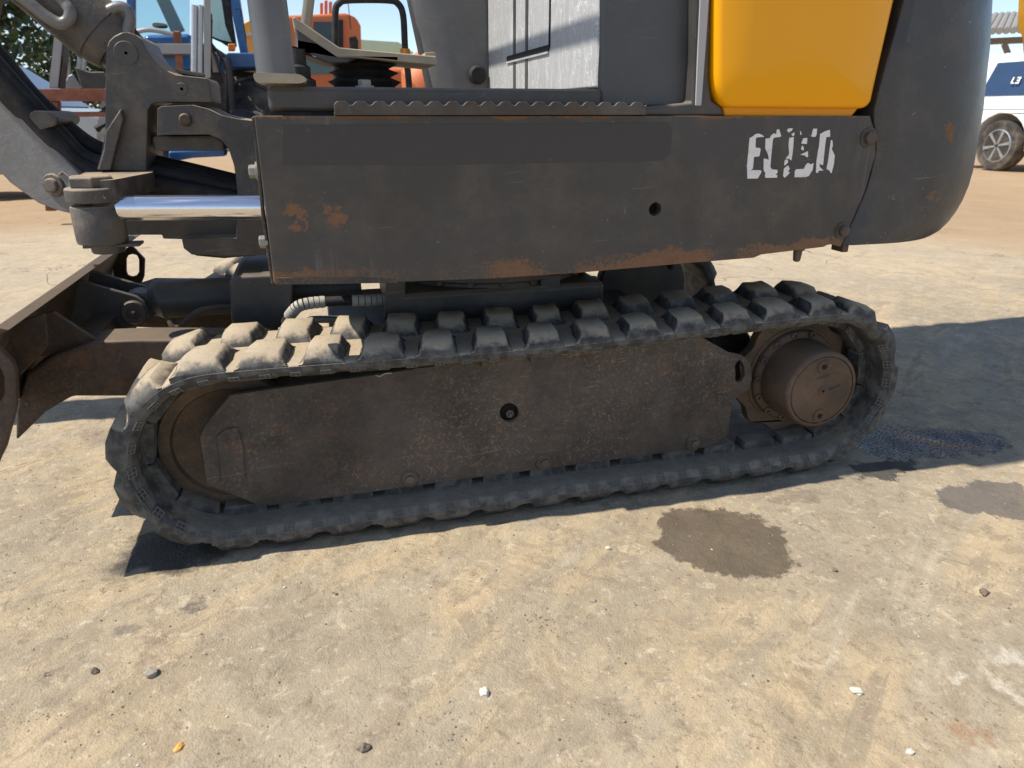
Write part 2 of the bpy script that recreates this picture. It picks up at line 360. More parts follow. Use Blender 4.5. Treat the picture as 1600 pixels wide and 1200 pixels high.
c = t.mix(t.ramp(t.noise(v, 27, 5, .75, .8), .56, .66, 0, .6), c, (.20, .155, .105)); c = t.mix(t.ramp(t.noise(t.vadd(v, (5, 2, 0)), 19, 5, .75, .8), .58, .66, 0, .5), c, (.58, .48, .33))
c = t.mix(t.ramp(fine, .54, .74, 0, .65), c, (.15, .115, .08)); c = t.mix(t.ramp(fine, .26, .46, .75, 0), c, (.62, .52, .37))
c = t.mix(t.ramp(grit, .64, .72, 0, .5), c, (.55, .47, .36)); c = t.mix(t.ramp(t.noise(v, 150, 2), .70, .74, 0, .75), c, (.07, .055, .042))
x, y, z = t.sep(v); dist = t.length(v)
dirt = t.ramp(t.ma('ADD', dist, t.ma('MULTIPLY', t.noise(v, .5, 4), 2.5)), 5.2, 6.6)
pale = t.ma('MULTIPLY', t.ramp(y, .9, 2.0), t.ramp(dist, 5, 7, 1, 0)); c = t.mix(t.ma('MULTIPLY', pale, .5), c, t.mix(mid, (.40, .31, .20), (.56, .46, .32)))
c = t.mix(t.ma('MULTIPLY', dirt, .85), c, t.mix(t.noise(v, 2.2, 6, .7), (.27, .165, .085), (.47, .33, .19)))
ck = t.ma('MULTIPLY', t.line(v, 1.5, .0035, 4, .5, .40), t.ma('MULTIPLY', t.ramp(dist, 5, 6, 1, 0), t.ramp(y, 1.2, 1.8))); c = t.mix(t.ma('MULTIPLY', ck, .7), c, (.10, .075, .05))
warp = t.vscale(t.vadd(t.noise(v, 14, 6, .72, 0, True), (.5, .5, .5), 'SUBTRACT'), .16); warp = t.map(warp, (1, 1, 0))
def gblob(px, py, ax_, ay, rot=0, edge=.1):
    g = G(px, py); return t.blob(v, (g.x, g.y, 0), ax_, ay, rot, warp, edge)
wet = gblob(1128, 838, .115, .125, R(20), .05); c = t.mix(t.ma('MULTIPLY', wet, .8), c, t.mix(mid, (.06, .042, .028), (.11, .08, .052)))
wet2 = gblob(1550, 778, .11, .075, 0, .05); c = t.mix(t.ma('MULTIPLY', wet2, .75), c, (.10, .085, .075))
wet4 = gblob(1245, 775, .06, .03, 0, .3); c = t.mix(t.ma('MULTIPLY', wet4, .4), c, (.12, .09, .06))
oil = gblob(275, 858, .10, .075, R(5), .3); c = t.mix(t.ma('MULTIPLY', oil, .85), c, (.022, .019, .018))
for (a, b, r1, r2, s_) in ((292, 945, .022, .012, .6), (190, 990, .02, .012, .45), (160, 680, .05, .06, .35), (77, 1052, .008, .006, .8), (1535, 1145, .02, .014, .0)):
    c = t.mix(t.ma('MULTIPLY', gblob(a, b, r1, r2, 0, .5), s_), c, (.07, .06, .06))
c = t.mix(t.ma('MULTIPLY', gblob(1525, 1143, .022, .015, 0, .5), .6), c, (.30, .17, .09))
for (a, b, r1, r2) in ((1495, 1050, .010, .006), (1572, 1015, .022, .010), (1598, 1085, .012, .03)): c = t.mix(t.ma('MULTIPLY', gblob(a, b, r1, r2, 0, .9), .5), c, (.66, .60, .50))
pud = gblob(1450, 688, .20, .085, R(-8), .06); pud2 = gblob(1385, 728, .09, .04, R(10), .15)
pn = t.ramp(t.noise(v, 170, 3, .6), .5, .6, 1, .0); pw = t.ma('MULTIPLY', pud, pn)
c = t.mix(t.ma('MULTIPLY', t.ma('MAXIMUM', pud, pud2), .85), c, (.035, .033, .032))
ro = t.ma('SUBTRACT', .92, t.ma('MULTIPLY', t.ma('MAXIMUM', wet, wet2), .28)); ro = t.ma('SUBTRACT', ro, t.ma('MULTIPLY', pw, .84)); ro = t.ma('SUBTRACT', ro, t.ma('MULTIPLY', oil, .3))
hh = t.ma('ADD', t.ma('MULTIPLY', fine, .8), t.ma('ADD', t.ma('MULTIPLY', grit, .35), t.ma('MULTIPLY', mid, 1.0))); hh = t.ma('SUBTRACT', hh, t.ma('MULTIPLY', ck, 1.2))
hh = t.ma('MULTIPLY', hh, t.ma('SUBTRACT', 1., t.ma('MULTIPLY', pw, .93)))
me.materials.append(t.out(c, ro, 0, t.bump(hh, .7, .008), Specular_IOR_Level=.35))

# ------------------------------------------------------------------ the mini excavator
EX = thing('mini_excavator', 'dark grey and yellow mini excavator with dusty rubber tracks filling the picture', 'excavator', (.6, .49, 0))
def EXp(o):            # keep world-space vertices while parented under the empty
    o.matrix_parent_inverse = Matrix.Translation((-.6, -.49, 0)); return o
_old_link = link
def link(name, me, parent=None, bevel=0, seg=2, label=None):
    o = _old_link(name, me, parent, bevel, seg, label)
    if parent is EX: EXp(o)
    return o

# ---- rubber track path
LC, RC, LR, RR_ = (.025, .187), (1.228, .195), .165, .173
def track_path(n=260):
    pts = []
    for k in range(41): a = math.pi / 2 + math.pi * k / 40; pts.append((LC[0] + LR * math.cos(a), LC[1] + LR * math.sin(a)))
    for k in range(1, 60): s = k / 60; pts.append((LC[0] + (RC[0] - LC[0]) * s, .022))
    for k in range(41): a = -math.pi / 2 + math.pi * k / 40; pts.append((RC[0] + RR_ * math.cos(a), RC[1] + RR_ * math.sin(a)))
    for k in range(1, 60): s = k / 60; pts.append((RC[0] + (LC[0] - RC[0]) * s, .368 + (.352 - .368) * s - .012 * math.sin(math.pi * s) ** 2))
    P_ = np.array(pts); d = np.r_[0, np.cumsum(np.hypot(*np.diff(np.vstack([P_, P_[:1]]), axis=0).T))]; Pc = np.vstack([P_, P_[:1]])
    s = np.linspace(0, d[-1], n, endpoint=False); q = np.stack([np.interp(s, d, Pc[:, 0]), np.interp(s, d, Pc[:, 1])], 1)
    for _ in range(3): q = .5 * q + .25 * (np.roll(q, 1, 0) + np.roll(q, -1, 0))
    return q, d[-1]
TP, TL = track_path()
def tframe(s):        # s in 0..1 -> point, tangent, outward normal
    n = len(TP); x = (s % 1) * n; i = int(x); f_ = x - i; a = TP[i % n]; b = TP[(i + 1) % n]; p = a * (1 - f_) + b * f_
    tg = TP[(i + 2) % n] - TP[(i - 1) % n]; tg = tg / np.hypot(*tg); return p, tg, np.array([tg[1], -tg[0]])
PROF = [(.008, 0), (.002, -.001), (0, -.003), (0, -.011), (.012, -.0215), (.016, -.023), (.040, -.0235), (.060, -.025), (.170, -.025), (.190, -.0235), (.214, -.023), (.218, -.0215), (.230, -.011), (.230, -.003), (.228, -.001), (.222, 0), (.17, .001), (.06, .001)]
NP_ = len(TP); carc = MB(); V = []; F = []
for i in range(NP_):
    p, tg, nn = tframe(i / NP_)
    for (yy, h_) in PROF: V.append((p[0] + nn[0] * h_, yy, p[1] + nn[1] * h_))
m_ = len(PROF)
for i in range(NP_):
    for k in range(m_): F.append((i * m_ + k, i * m_ + (k + 1) % m_, ((i + 1) % NP_) * m_ + (k + 1) % m_, ((i + 1) % NP_) * m_ + k))
carc.add(V, F); carc_me = carc.mesh('rubber_track', 40); carc_me.materials.append(M_track)
NL = round(TL / .0985)
def lug_mesh(seed, mirror, bend=0.):
    r = random.Random(seed); j = lambda a: r.uniform(-a, a); m = MB()
    def Y(y): return .23 - y if mirror else y
    lx, tx = .041 + j(.003), .026 + j(.003); hgt = .0235 + j(.002)
    ys = [(.0005, 1., .12), (.006, .98, .42), (.020 + j(.003), .9, .98), (.055, .95, 1.), (.088 + j(.004), .82, .97), (.104, .95, .2), (.109, .9, -.2)]
    V = []; F = []; S = [(-1, -.4), (-1, .0), (-.86, .45), (-.74, .92), (-.64, 1.), (0, 1.03), (.64, 1.), (.74, .92), (.86, .45), (1, .0), (1, -.4)]
    for (y, kx, kz) in ys:
        sh = (y - .05) * .16 * (-1 if mirror else 1)
        for (sx, sz) in S: V.append((sx * lx * kx + sh + j(.0012), Y(y), max(-.010, sz * hgt * kz if sz > 0 else sz * hgt) + (j(.0012) if sz > .2 else 0)))
    n = len(S)
    for a in range(len(ys) - 1):
        for b in range(n - 1): F.append((a * n + b, a * n + b + 1, (a + 1) * n + b + 1, (a + 1) * n + b))
    F.append(tuple(range(n))); F.append(tuple((len(ys) - 1) * n + b for b in range(n)))
    F += [(a * n + n - 1, a * n, (a + 1) * n, (a + 1) * n + n - 1) for a in range(len(ys) - 1)]
    if bend: V = [(a * (1 + c / bend), b, c - a * a / (2 * bend)) for a, b, c in V]
    m.add(V, F); me_ = m.mesh('lug', 50); me_.materials.append(M_track); return me_
LUGS = [[[lug_mesh(k + 10 * g, g, bd) for k in range(5)] for g in (0, 1)] for bd in (0., .169)]
gl = MB(); gl.prism(rounded([(-.040, -.004), (.040, -.004), (.036, .019), (-.036, .019)], .004, 2), .064, .100); GL = gl.mesh('guide_lug', 30); GL.materials.append(M_track)
mk = MB()
for xx in (-.008, 0, .008): mk.box((xx - .0009, -.0005, -.002), (xx + .0009, .0158, .0016))
for yy in (.0004, .0072, .0150): mk.box((-.0088, yy - .0008, -.002), (.0088, yy + .0008, .0018))
MK = mk.mesh('moulded_mark', 30); MK.materials.append(plain('dusty_emboss', (.13, .125, .112), .85, 0, .4, 60, .2, .3))
def make_track(y0, detail):
    tr = link('rubber_track', carc_me, EX); tr.location = (0, y0, 0)
    tr['label'] = 'near rubber track with dusty lugs' if detail else 'far rubber track behind the blade cylinder'
    def put(name, me_, s, h_=0, flip=False, yy=0, tilt=0):
        p, tg, nn = tframe(s); o = _old_link(name, me_, tr)
        ex = Vector((tg[0], 0, tg[1])); ez = Vector((nn[0], 0, nn[1]))
        if flip: ez = -ez
        ey = ez.cross(ex)
        if ey.y < 0: ex = -ex; ey = ez.cross(ex)
        mt = Matrix((ex, ey, ez)).transposed().to_4x4(); mt.translation = (p[0] + nn[0] * h_, yy, p[1] + nn[1] * h_)
        if tilt: mt = mt @ Matrix.Translation((0, 0, 0)) @ Matrix.Rotation(tilt, 4, 'X')
        o.matrix_local = mt
    r = random.Random(7)
    for k in range(NL):
        for g_, off in ((0, .12), (1, .62)):
            s_ = (k + off) / NL; xx = tframe(s_)[0][0]; put('lug', LUGS[1 if (xx < LC[0] - .02 or xx > RC[0] + .02) else 0][g_][r.randrange(5)], s_, -.0005)
    if detail:
        for k in range(NL): put('guide_lug', GL, (k + .35) / NL, -.024, True)
        for k in range(NL * 2): put('moulded_mark', MK, (k + .3) / (NL * 2), -.0118, True, .0008, math.atan2(.0105, .012))
    return tr
make_track(0., True); make_track(.75, False)

# ---- track frame, idler, sprocket, final drive
FY = .055
outer = [(312, 683), (321, 664), (359, 618), (428, 608), (560, 590), (722, 566), (833, 552), (985, 536), (1088, 522), (1143, 553), (1152, 554), (1164, 558), (1173, 568), (1175, 593), (1170, 610), (1144, 627), (1142, 640), (1138, 678), (1113, 698), (1000, 713), (700, 752), (560, 772), (424, 790), (400, 788), (323, 757)]
hl = [(796 + 15 * math.cos(a * math.pi / 9), 645 + 15 * math.sin(a * math.pi / 9)) for a in range(18)]
slot = [(1149, 570), (1153, 564), (1158, 563), (1163, 573), (1164, 587), (1158, 597), (1152, 598), (1149, 592)]
tf = plate('track_frame', outer, FY, .012, M_frame, EX, .002, [hl, slot], label='scratched brown side plate of the near track frame')
q = pix([(359, 630), (428, 614), (1075, 536), (1125, 570), (1115, 690), (430, 778), (335, 745), (330, 680)], .08)
EXt = MB().prism(q, .08, .20).build('inner_beam', M_frame, tf, .004)
MB().prism(circ(P(796, 645, FY).x, P(796, 645, FY).z, .017, 16), FY + .0145, FY + .0205).build('recess', M_hole, tf)
c_ = P(797, 647, .066); MB().lathe([(.009, 0), (.009, -.004), (.0045, -.0045), (.004, -.010), (.002, -.012)], (c_.x, .0695, c_.z), (0, 1, 0), 6).build('grease_nipple', M_boltd, tf)
for (a, b) in ((640, 747), (850, 721), (1083, 692)):
    c_ = P(a, b, FY); MB().lathe([(.0175, .006), (.0175, -.001), (.0165, -.003)], (c_.x, FY - .001, c_.z - .002), (0, 1, 0), 26).build('boss', M_frame, tf, .001)
    MB().hexbolt((c_.x, FY - .0035, c_.z), (0, -1, 0), .0098, .009).build('bolt', M_boltd, tf)
plate('wear_pad', [(338, 683), (352, 672), (372, 668), (380, 700), (384, 748), (376, 757), (346, 752)], FY - .004, .0035, M_frame, tf, .0015)
plate('bracket', [(752, 562), (756, 556), (832, 548), (838, 552), (838, 566), (829, 567), (829, 558), (764, 565), (764, 574), (753, 575)], FY - .012, .0115, M_frame, tf, .001)
plate('shim_strip', [(728, 566), (735, 558), (858, 543), (860, 553), (835, 556)], FY - .02, .018, M_idler, tf, .001)
rr = random.Random(2)
MB().tube(catmull([P(587, 586, FY - .004), P(594, 588, FY - .006), P(601, 584, FY - .006), P(612, 583, FY - .004)], 4), .0012, 6).build('straw', M_beige, tf)
def clod(px, py, y, s, mat, parent, name='mud_clod', flat=.6):
    c0 = P(px, py, y); bm = bmesh.new(); bmesh.ops.create_icosphere(bm, subdivisions=2, radius=s)
    for v_b in bm.verts: v_b.co *= rr.uniform(.78, 1.2); v_b.co.z *= flat
    bm.transform(Matrix.Translation(c0)); me_ = bpy.data.meshes.new(name); bm.to_mesh(me_); bm.free(); me_.materials.append(mat); return link(name, me_, parent)
for (a, b, s_) in ((880, 548, .014), (898, 549, .011), (912, 545, .012), (925, 546, .008), (890, 556, .006), (968, 553, .005)): clod(a, b, FY + .004, s_, M_mud, tf)
ic = (.031, .180); idl = MB().lathe([(.02, -.012), (.036, -.012), (.04, .0), (.085, .006), (.104, .0), (.108, -.008), (.127, -.008), (.131, -.004), (.131, .018), (.120, .022), (.120, .06), (.140, .064), (.140, .11), (.02, .11)], (ic[0], .10, ic[1]), (0, 1, 0), 64).build('idler_wheel', M_idler, EX)
sp = MB(); N_ = 11; pts = []
for k in range(N_ * 8):
    a = 2 * math.pi * k / (N_ * 8); ph = (k % 8) / 8; rd = .134 + .006 * math.cos(2 * math.pi * ph); pts.append((1.215 + rd * math.cos(a), .2 + rd * math.sin(a)))
spk = sp.prism(pts, .104, .128).lathe([(.112, .101), (.112, .106)], (1.215, 0, .2), (0, 1, 0), 60).build('sprocket', M_idler, EX, .002)
drum = MB().lathe([(.104, .101), (.104, .094), (.101, .090), (.0895, .088), (.0885, .05), (.0855, .006), (.084, .002), (.081, -.001), (.0755, -.001), (.0755, .0035), (.05, .004), (.001, .004)], (1.215, 0, .2), (0, 1, 0), 72).build('final_drive', M_drum, EX, 0, 30)
cap = MB().lathe([(.0738, .004), (.0738, -.0005), (.072, -.0022), (.001, -.0022)], (1.215, 0, .2), (0, 1, 0), 72).build('cover_cap', M_drum, drum, 0, 30)
def capscrew(dx, dz, r1, y):
    c0 = (1.215 + dx, y, .2 + dz)
    MB().lathe([(r1, .003), (r1, -.0012), (r1 * .93, -.002), (r1 * .45, -.002), (r1 * .38, .0)], c0, (0, 1, 0), 24).build('plug', M_drum, drum, 0, 30)
    MB().lathe([(r1 * .34, -.0004), (r1 * .34, -.0016)], c0, (0, 1, 0), 6).build('hex_socket', M_hole, drum)
capscrew(-.006, .054, .0155, -.0024); capscrew(.003, -.058, .0155, -.0024); capscrew(0., 0., .009, -.0024)
for k in range(9):
    a = R(75 + k * 26); rx, rz_ = .098 * math.cos(a), .098 * math.sin(a)
    MB().lathe([(.0082, .006), (.0082, -.004), (.007, -.0055), (.0042, -.0055), (.0038, -.001)], (1.215 + rx * 1.0, .090, .2 + rz_), (0, 1, 0), 18).build('flange_bolt', M_boltd, drum)
def bars(name, x0, z0, n, w_, hgt, par):      # cast lettering worn to illegible strokes
    m = MB(); r = random.Random(x0)
    for k in range(n):
        xx = x0 + k * w_; m.box((xx, -.0032, z0 + k * .0011), (xx + .0008, -.0018, z0 + hgt + k * .0011))
        if r.random() < .7: zz = z0 + hgt * r.choice((0, .5, .9)) + k * .0011; m.box((xx, -.0031, zz), (xx + w_ * .6, -.0018, zz + .0007))
    return m.build(name, M_drum, par)
bars('cast_lettering', 1.196, .226, 6, .0055, .0065, drum); bars('cast_lettering', 1.232, .200, 6, .0045, .005, drum)

# ---- car body, slew ring, hose, motor
cb = MB().box((.22, .215, .16), (1.0, .765, .30)).box((.36, .26, .30), (.82, .72, .40)).build('undercarriage_frame', M_dark, EX, .012)
MB().lathe([(.235, .38), (.235, .408), (.252, .412), (.252, .436), (.238, .440), (.238, .47), (.22, .50)], (.60, .50, 0), (0, 0, 1), 64).build('slew_ring', M_dark, EX, .002)
sr = [o for o in EX.children if o.name.startswith('slew_ring')][0]
for k in range(22):
    a = 2 * math.pi * (k + .3) / 22; MB().hexbolt((.60 + .242 * math.cos(a), .50 + .242 * math.sin(a), .412), (0, 0, -1), .007, .010).build('ring_bolt', M_boltd, sr)
for (a, b, y_) in ((618, 500, .262), (860, 490, .262)): plate('gusset', [(a - 14, 430), (a + 16, 430), (a + 14, 500), (a - 18, 500)], y_, .012, M_dark, cb, .002)
hp = catmull([P(446, 505, .36), P(456, 489, .33), P(470, 477, .32), P(500, 472, .32), P(540, 470, .32), P(580, 469, .32), P(612, 466, .325), P(640, 464, .345)], 8)
hs = MB().tube(hp, .0105, 14).build('hydraulic_hose', M_black, EX); wr = MB()
for k in range(6, len(hp) - 8, 2):
    if 26 <= k <= 32: continue
    a, b = hp[k], hp[k + 1]; MB().tube([a, b + (b - a) * .75], [.0128, .0120], 14).build('wrap_turn', M_wrap, hs)
MB().tube(catmull([P(470, 520, .34), P(480, 503, .33), P(500, 499, .33), P(560, 500, .34)], 6), .008, 10).build('pipe', M_bolt, EX)
MB().lathe([(.055, .0), (.06, .006), (.06, .11), (.045, .125), (.045, .16)], (1.14, .24, .22), (0, 1, 0), 30).build('travel_motor', M_dark, EX, .002)
hz = catmull([(.86, .45, .40), (.95, .46, .44), (1.03, .48, .45), (1.10, .52, .43), (1.15, .60, .33)], 8); MB().tube(hz, .014, 12).build('motor_hose', M_black, EX)
MB().lathe([(.125, .0), (.13, .01), (.13, .03), (.11, .05), (.06, .06)], (1.06, .57, .30), (0, 1, 0), 40).build('rotary_guard', M_dark, EX, .002)

# ---- skirt, step plate, deck
sk = [(397, 181), (412, 181), (1360, 181), (1368, 205), (1369, 240), (1352, 300), (1330, 350), (1314, 386), (1296, 381), (1288, 386), (1190, 398), (1178, 403), (1080, 411), (900, 427), (760, 436), (620, 441), (428, 443)]
q = pix(sk, 0.); skirt = MB().prism(q, 0., .028, [circ(P(1024, 327, 0).x, P(1024, 327, 0).z, .0115, 18)]).build('side_skirt', M_skirt, EX, .0075, seg=3, label='worn charcoal side skirt with flaking white lettering')
MB().prism(circ(P(1024, 327, 0).x, P(1024, 327, 0).z, .014, 18), .022, .027).build('hole_back', M_hole, skirt)
pt = [P(430, 430, 0), P(620, 427, 0)]
MB().prism(pix([(431, 434), (560, 434), (618, 437), (622, 442), (560, 443), (431, 445)], -.0016), -.0016, .0).build('edge_strip', M_frame, skirt, .0006)
plate('front_flange', [(393, 184), (398, 181), (402, 210), (412, 330), (428, 440), (424, 444), (408, 335), (397, 215)], .006, .03, M_frame, skirt, .001)
plate('vinyl_strip', [(442, 196), (1044, 192), (1050, 200), (1048, 240), (1034, 251), (700, 257), (444, 258)], -.0012, .0012, M_tape, skirt, 0)
for (a, b) in ((391, 268), (407, 378)):
    c0 = P(a, b, .02); MB().hexbolt((c0.x + .012, .02, c0.z), (-1, 0, 0), .010, .014).build('bolt', M_bolt, skirt)
for (a, b, r1) in ((1357, 215, .0125), (1316, 360, .011)):
    c0 = P(a, b, 0.); MB().hexbolt((c0.x, .001, c0.z), (0, -1, 0), r1, .012).build('bolt', M_boltd, skirt)
zs = lambda L: [(1150 + a * .1125, 180 + b * .1125) for a, b in L]
letters = {'letter_e': [[(190, 320), (240, 290), (270, 262), (320, 255), (365, 275), (392, 300), (290, 308), (275, 330), (272, 450), (335, 455), (342, 480), (325, 570), (250, 580), (235, 740), (205, 765), (240, 762), (350, 765), (350, 800), (300, 880), (160, 880), (155, 700), (175, 480)]],
 'letter_c': [[(412, 325), (470, 318), (490, 280), (525, 252), (560, 262), (570, 200), (600, 195), (628, 290), (620, 300), (530, 312), (512, 340), (490, 560), (478, 720), (500, 752), (575, 758), (578, 800), (550, 820), (575, 835), (570, 868), (412, 870), (402, 840), (412, 810), (384, 760), (388, 600), (460, 618), (445, 540), (408, 465)]],
 'numeral_one': [[(705, 210), (735, 182), (790, 182), (775, 215), (735, 240)], [(768, 262), (815, 238), (808, 280), (790, 292)], [(742, 315), (805, 302), (790, 500), (770, 628), (735, 605), (690, 602), (740, 540), (732, 400)], [(680, 620), (718, 615), (725, 655), (680, 698), (670, 690)], [(668, 740), (722, 695), (748, 745), (722, 778), (750, 795), (700, 850), (672, 870), (655, 840)]],
 'numeral_five': [[(893, 215), (915, 262), (893, 275)], [(935, 320), (993, 316), (985, 400), (908, 395)], [(905, 455), (925, 418), (945, 462), (935, 492), (910, 475)], [(893, 548), (1000, 500), (1000, 580), (985, 585), (960, 560)], [(1048, 300), (1065, 215), (1080, 185), (1128, 188), (1120, 270), (1100, 302)], [(820, 770), (840, 750), (945, 745), (970, 690), (1000, 662), (1040, 682), (1078, 665), (1065, 760), (1010, 845), (960, 860), (815, 862)]],
 'letter_d': [[(1170, 262), (1240, 222), (1305, 202), (1308, 298), (1255, 305), (1240, 400), (1210, 690), (1185, 690), (1160, 665), (1165, 720), (1215, 768), (1150, 770), (1140, 800), (1112, 798), (1118, 650), (1140, 500), (1155, 430)], [(1320, 345), (1340, 350), (1345, 420), (1330, 470), (1372, 560), (1360, 680), (1330, 800), (1318, 805), (1300, 770), (1258, 745), (1280, 640), (1310, 420)]]}
for nm, polys in letters.items():
    m = MB()
    for pl in polys: m.prism(pix(zs(pl), -.0008), -.0008, .0002)
    m.build(nm, M_white, skirt)
    bpy.data.objects[nm]['label'] = 'flaking white %s of the lettering EC15D' % nm.replace('_', ' ')
c0 = P(1247, 390, .05); MB().lathe([(.013, .012), (.013, .0), (.009, -.002), (.007, -.022), (.004, -.024)], (c0.x, .05, c0.z), (0, 0, 1), 14).build('drain_plug', M_boltd, EX)
MB().box((c0.x - .07, .03, c0.z + .010), (c0.x + .06, .3, c0.z + .03)).build('belly_plate', M_dark, EX, .003)
MB().box((.16, .03, .515), (1.25, .95, .742)).build('upper_frame', M_dark, EX, .01)
dk = MB().box((.163, .022, .750), (.70, .955, .786)).build('deck', M_dark, EX, .008, seg=3)
MB().box((.165, .030, .742), (.86, .95, .750)).build('deck_gasket', M_black, dk)
teeth = []; x0, x1, zb, zt = P(522, 170, -.012).x, P(1010, 170, -.012).x, P(600, 180, -.012).z, P(600, 158, -.012).z
nt_ = 18; pw_ = (x1 - x0) / nt_
for k in range(nt_):
    for (f_, g_) in ((.0, .35), (.12, .8), (.25, 1.), (.55, 1.), (.68, .8), (.8, .35), (.9, .25)): teeth.append((x0 + (k + f_) * pw_, zb + (zt - zb) * (.62 + .38 * g_)))
step = MB().prism([(x0, zb)] + teeth + [(x1, zt - (zt - zb) * .2), (x1, zb)], -.013, -.008).box((x0, -.008, zb), (x1, .022, zb + .005)).build('step_plate', rusty_steel('step_steel', (.085, .072, .06), .55, .3, .25, .2), EX, .0012, label='serrated steel step edge')
# ---- near-side housing, yellow cover, counterweight
hq = pix([(938, 168), (938, 120), (941, 60), (941, -190), (1090, -190), (1087, 0), (1082, 168)], .035)
housing = MB().prism(hq, .035, .052).build('engine_housing', M_housing, EX, .006, seg=3)
MB().box((.71, .055, .745), (.90, .94, 1.12)).build('housing_core', M_dark, housing, .01)
plate('housing_frame', [(1092, -190), (1086, 90), (1081, 160), (1000, 168), (1000, 181), (1132, 181), (1128, 168), (1113, 158), (1108, 120), (1112, 0), (1118, -190)], .004, .06, M_dark, EX, .005)
plate('sunlit_trim_strip', [(1093, -190), (1094, 0), (1090, 90), (1087, 165), (1096, 165), (1104, 60), (1108, 0), (1110, -190)], .0015, .006, plain('painted_sunlit_trim', (.42, .42, .42), .5, 0, .1), EX, .001)  # pale colour stands for sunlight on the frame's left-facing bevel
yq = pix([(1119, 140), (1117, 120), (1118, 0), (1122, -190), (1440, -190), (1397, 0), (1366, 135), (1360, 163), (1350, 170), (1130, 168)], -.006)
ym = MB(); n_y = len(yq); cx_ = sum(p[0] for p in yq) / n_y; cz_ = sum(p[1] for p in yq) / n_y
yr = rounded(yq, .014, 4); rings = [(1., .03), (1., .004), (.992, -.004), (.975, -.009), (.93, -.0125), (.6, -.0165), (.2, -.018)]
V = []; F = []; nr = len(yr)
for (s_, y_) in rings:
    for p in yr: V.append((cx_ + (p[0] - cx_) * s_, y_, cz_ + (p[1] - cz_) * s_))
for a in range(len(rings) - 1):
    for b in range(nr): F.append((a * nr + b, a * nr + (b + 1) % nr, (a + 1) * nr + (b + 1) % nr, (a + 1) * nr + b))
F.append(tuple((len(rings) - 1) * nr + b for b in range(nr))); F.append(tuple(range(nr)))
ym.add(V, F).build('side_cover', M_yellow, EX, 0, 60, label='glossy yellow engine side cover')
plate('cover_lip', [(1128, 162), (1345, 166), (1330, 184), (1132, 182)], .012, .03, M_yellow, EX, .004)
MB().box((.86, .06, .745), (1.30, .94, 1.10)).build('engine_block_cover', M_dark, EX, .02)
lev = [(-190, 1425, 1562), (-60, 1425, 1558), (0, 1412, 1554), (60, 1396, 1550), (120, 1379, 1543), (170, 1366, 1537), (188, 1366, 1534), (235, 1370, 1526), (275, 1361, 1519), (300, 1353, 1512), (325, 1342, 1502), (345, 1333, 1491), (362, 1325, 1479), (375, 1319, 1466), (383, 1316, 1452)]
rows = []; a_e, b_e = .34, .50
for (vv, l_, r_) in lev:
    z_ = P(l_, vv, 0).z; xl = P(l_, vv, 0).x
    d_ = ray(r_, vv); az = Vector((d_.x, d_.y)).normalized(); nrm_ = Vector((az.y, -az.x))
    tgt = nrm_.dot(Vector((CAM.x, CAM.y)))
    xc = (tgt - nrm_.y * .49 - math.sqrt((a_e * nrm_.x) ** 2 + (b_e * nrm_.y) ** 2)) / nrm_.x
    row = []
    for k in range(6): row.append((xl + (xc - xl) * k / 6, -.01 if k else .0, z_))
    for k in range(37): th = -math.pi / 2 + math.pi * k / 36; row.append((xc + a_e * math.cos(th), .49 + b_e * math.sin(th), z_))
    for k in range(6): row.append((xc + (xl - xc) * (k + 1) / 6, .99, z_))
    rows.append(row)
V = [p for r_ in rows for p in r_]; n = len(rows[0]); F = []
for a in range(len(rows) - 1):
    for b in range(n): F.append((a * n + b, a * n + (b + 1) % n, (a + 1) * n + (b + 1) % n, (a + 1) * n + b))
F.append(tuple(range(n))); F.append(tuple((len(rows) - 1) * n + b for b in range(n)))
cwm = MB().add(V, F); cw = cwm.build('counterweight', M_cw, EX, .006, 40, seg=2, label='rounded dark cast counterweight at the rear')
c0 = P(1318, 389, .02); MB().box((c0.x - .006, .015, c0.z - .006), (c0.x + .008, .05, c0.z + .02)).build('mounting_lug', M_boltd, cw, .002)
# ---- seat box, pedal, levers, posts, canopy
sb = MB().box((.700, .056, .789), (.708, .86, 1.22)).build('seat_box', M_plast, EX, .006, label='scuffed grey front panel of the seat box lit by the sun')
for (a, w_) in ((803, .008), (822, .008)):
    yv = at(a, 60, 'x', .698).y; MB().box((.6985, yv - .01, .795), (.7005, yv + .01, 1.21)).build('groove', M_dark, sb)
ya, yb_ = at(857, 75, 'x', .698).y, at(792, 95, 'x', .698).y; zz = at(857, 75, 'x', .698).z
MB().box((.6975, ya, zz - .006), (.7008, yb_, zz + .006)).build('slot', M_hole, sb); MB().box((.696, ya, zz - .010), (.700, yb_, zz - .006)).build('slot_lip', M_plast, sb)
MB().box((.6975, ya - .006, zz), (.7008, ya, 1.21)).build('panel_gap', M_hole, sb)
prof = []
for k in range(15): a = math.pi * k / 14; prof.append((.70 - .16 * math.sin(a) ** .7 - .0, .86 + .15 * (1 - math.cos(a)) * .5))
con = MB().prism(rounded([(.80, .862), (.60, .862), (.545, .885), (.54, .95), (.60, .99), (.80, .99)], .03), .789, 1.30, f=lambda p, t_: (p[0] - max(0, t_ - .95) * .28, p[1], t_)).build('side_console', worn_paint('console_paint', (.14, .138, .135), .5, .1, .8, bumpy=.1, scale=2), EX, .01)
c0 = at(745, 117, 'y', .862); MB().lathe([(.024, 0), (.024, -.012), (.018, -.018)], (c0.x, .861, c0.z), (0, 1, 0), 28).build('rubber_cap', M_black, con)
py_ = .30
pd = plate('foot_pedal', [(456, 28), (460, 26), (530, 74), (560, 77), (682, 88), (683, 102), (560, 90), (528, 90), (460, 44)], py_, .16, M_beige, EX, .003, label='worn beige foot pedal with an upturned front')
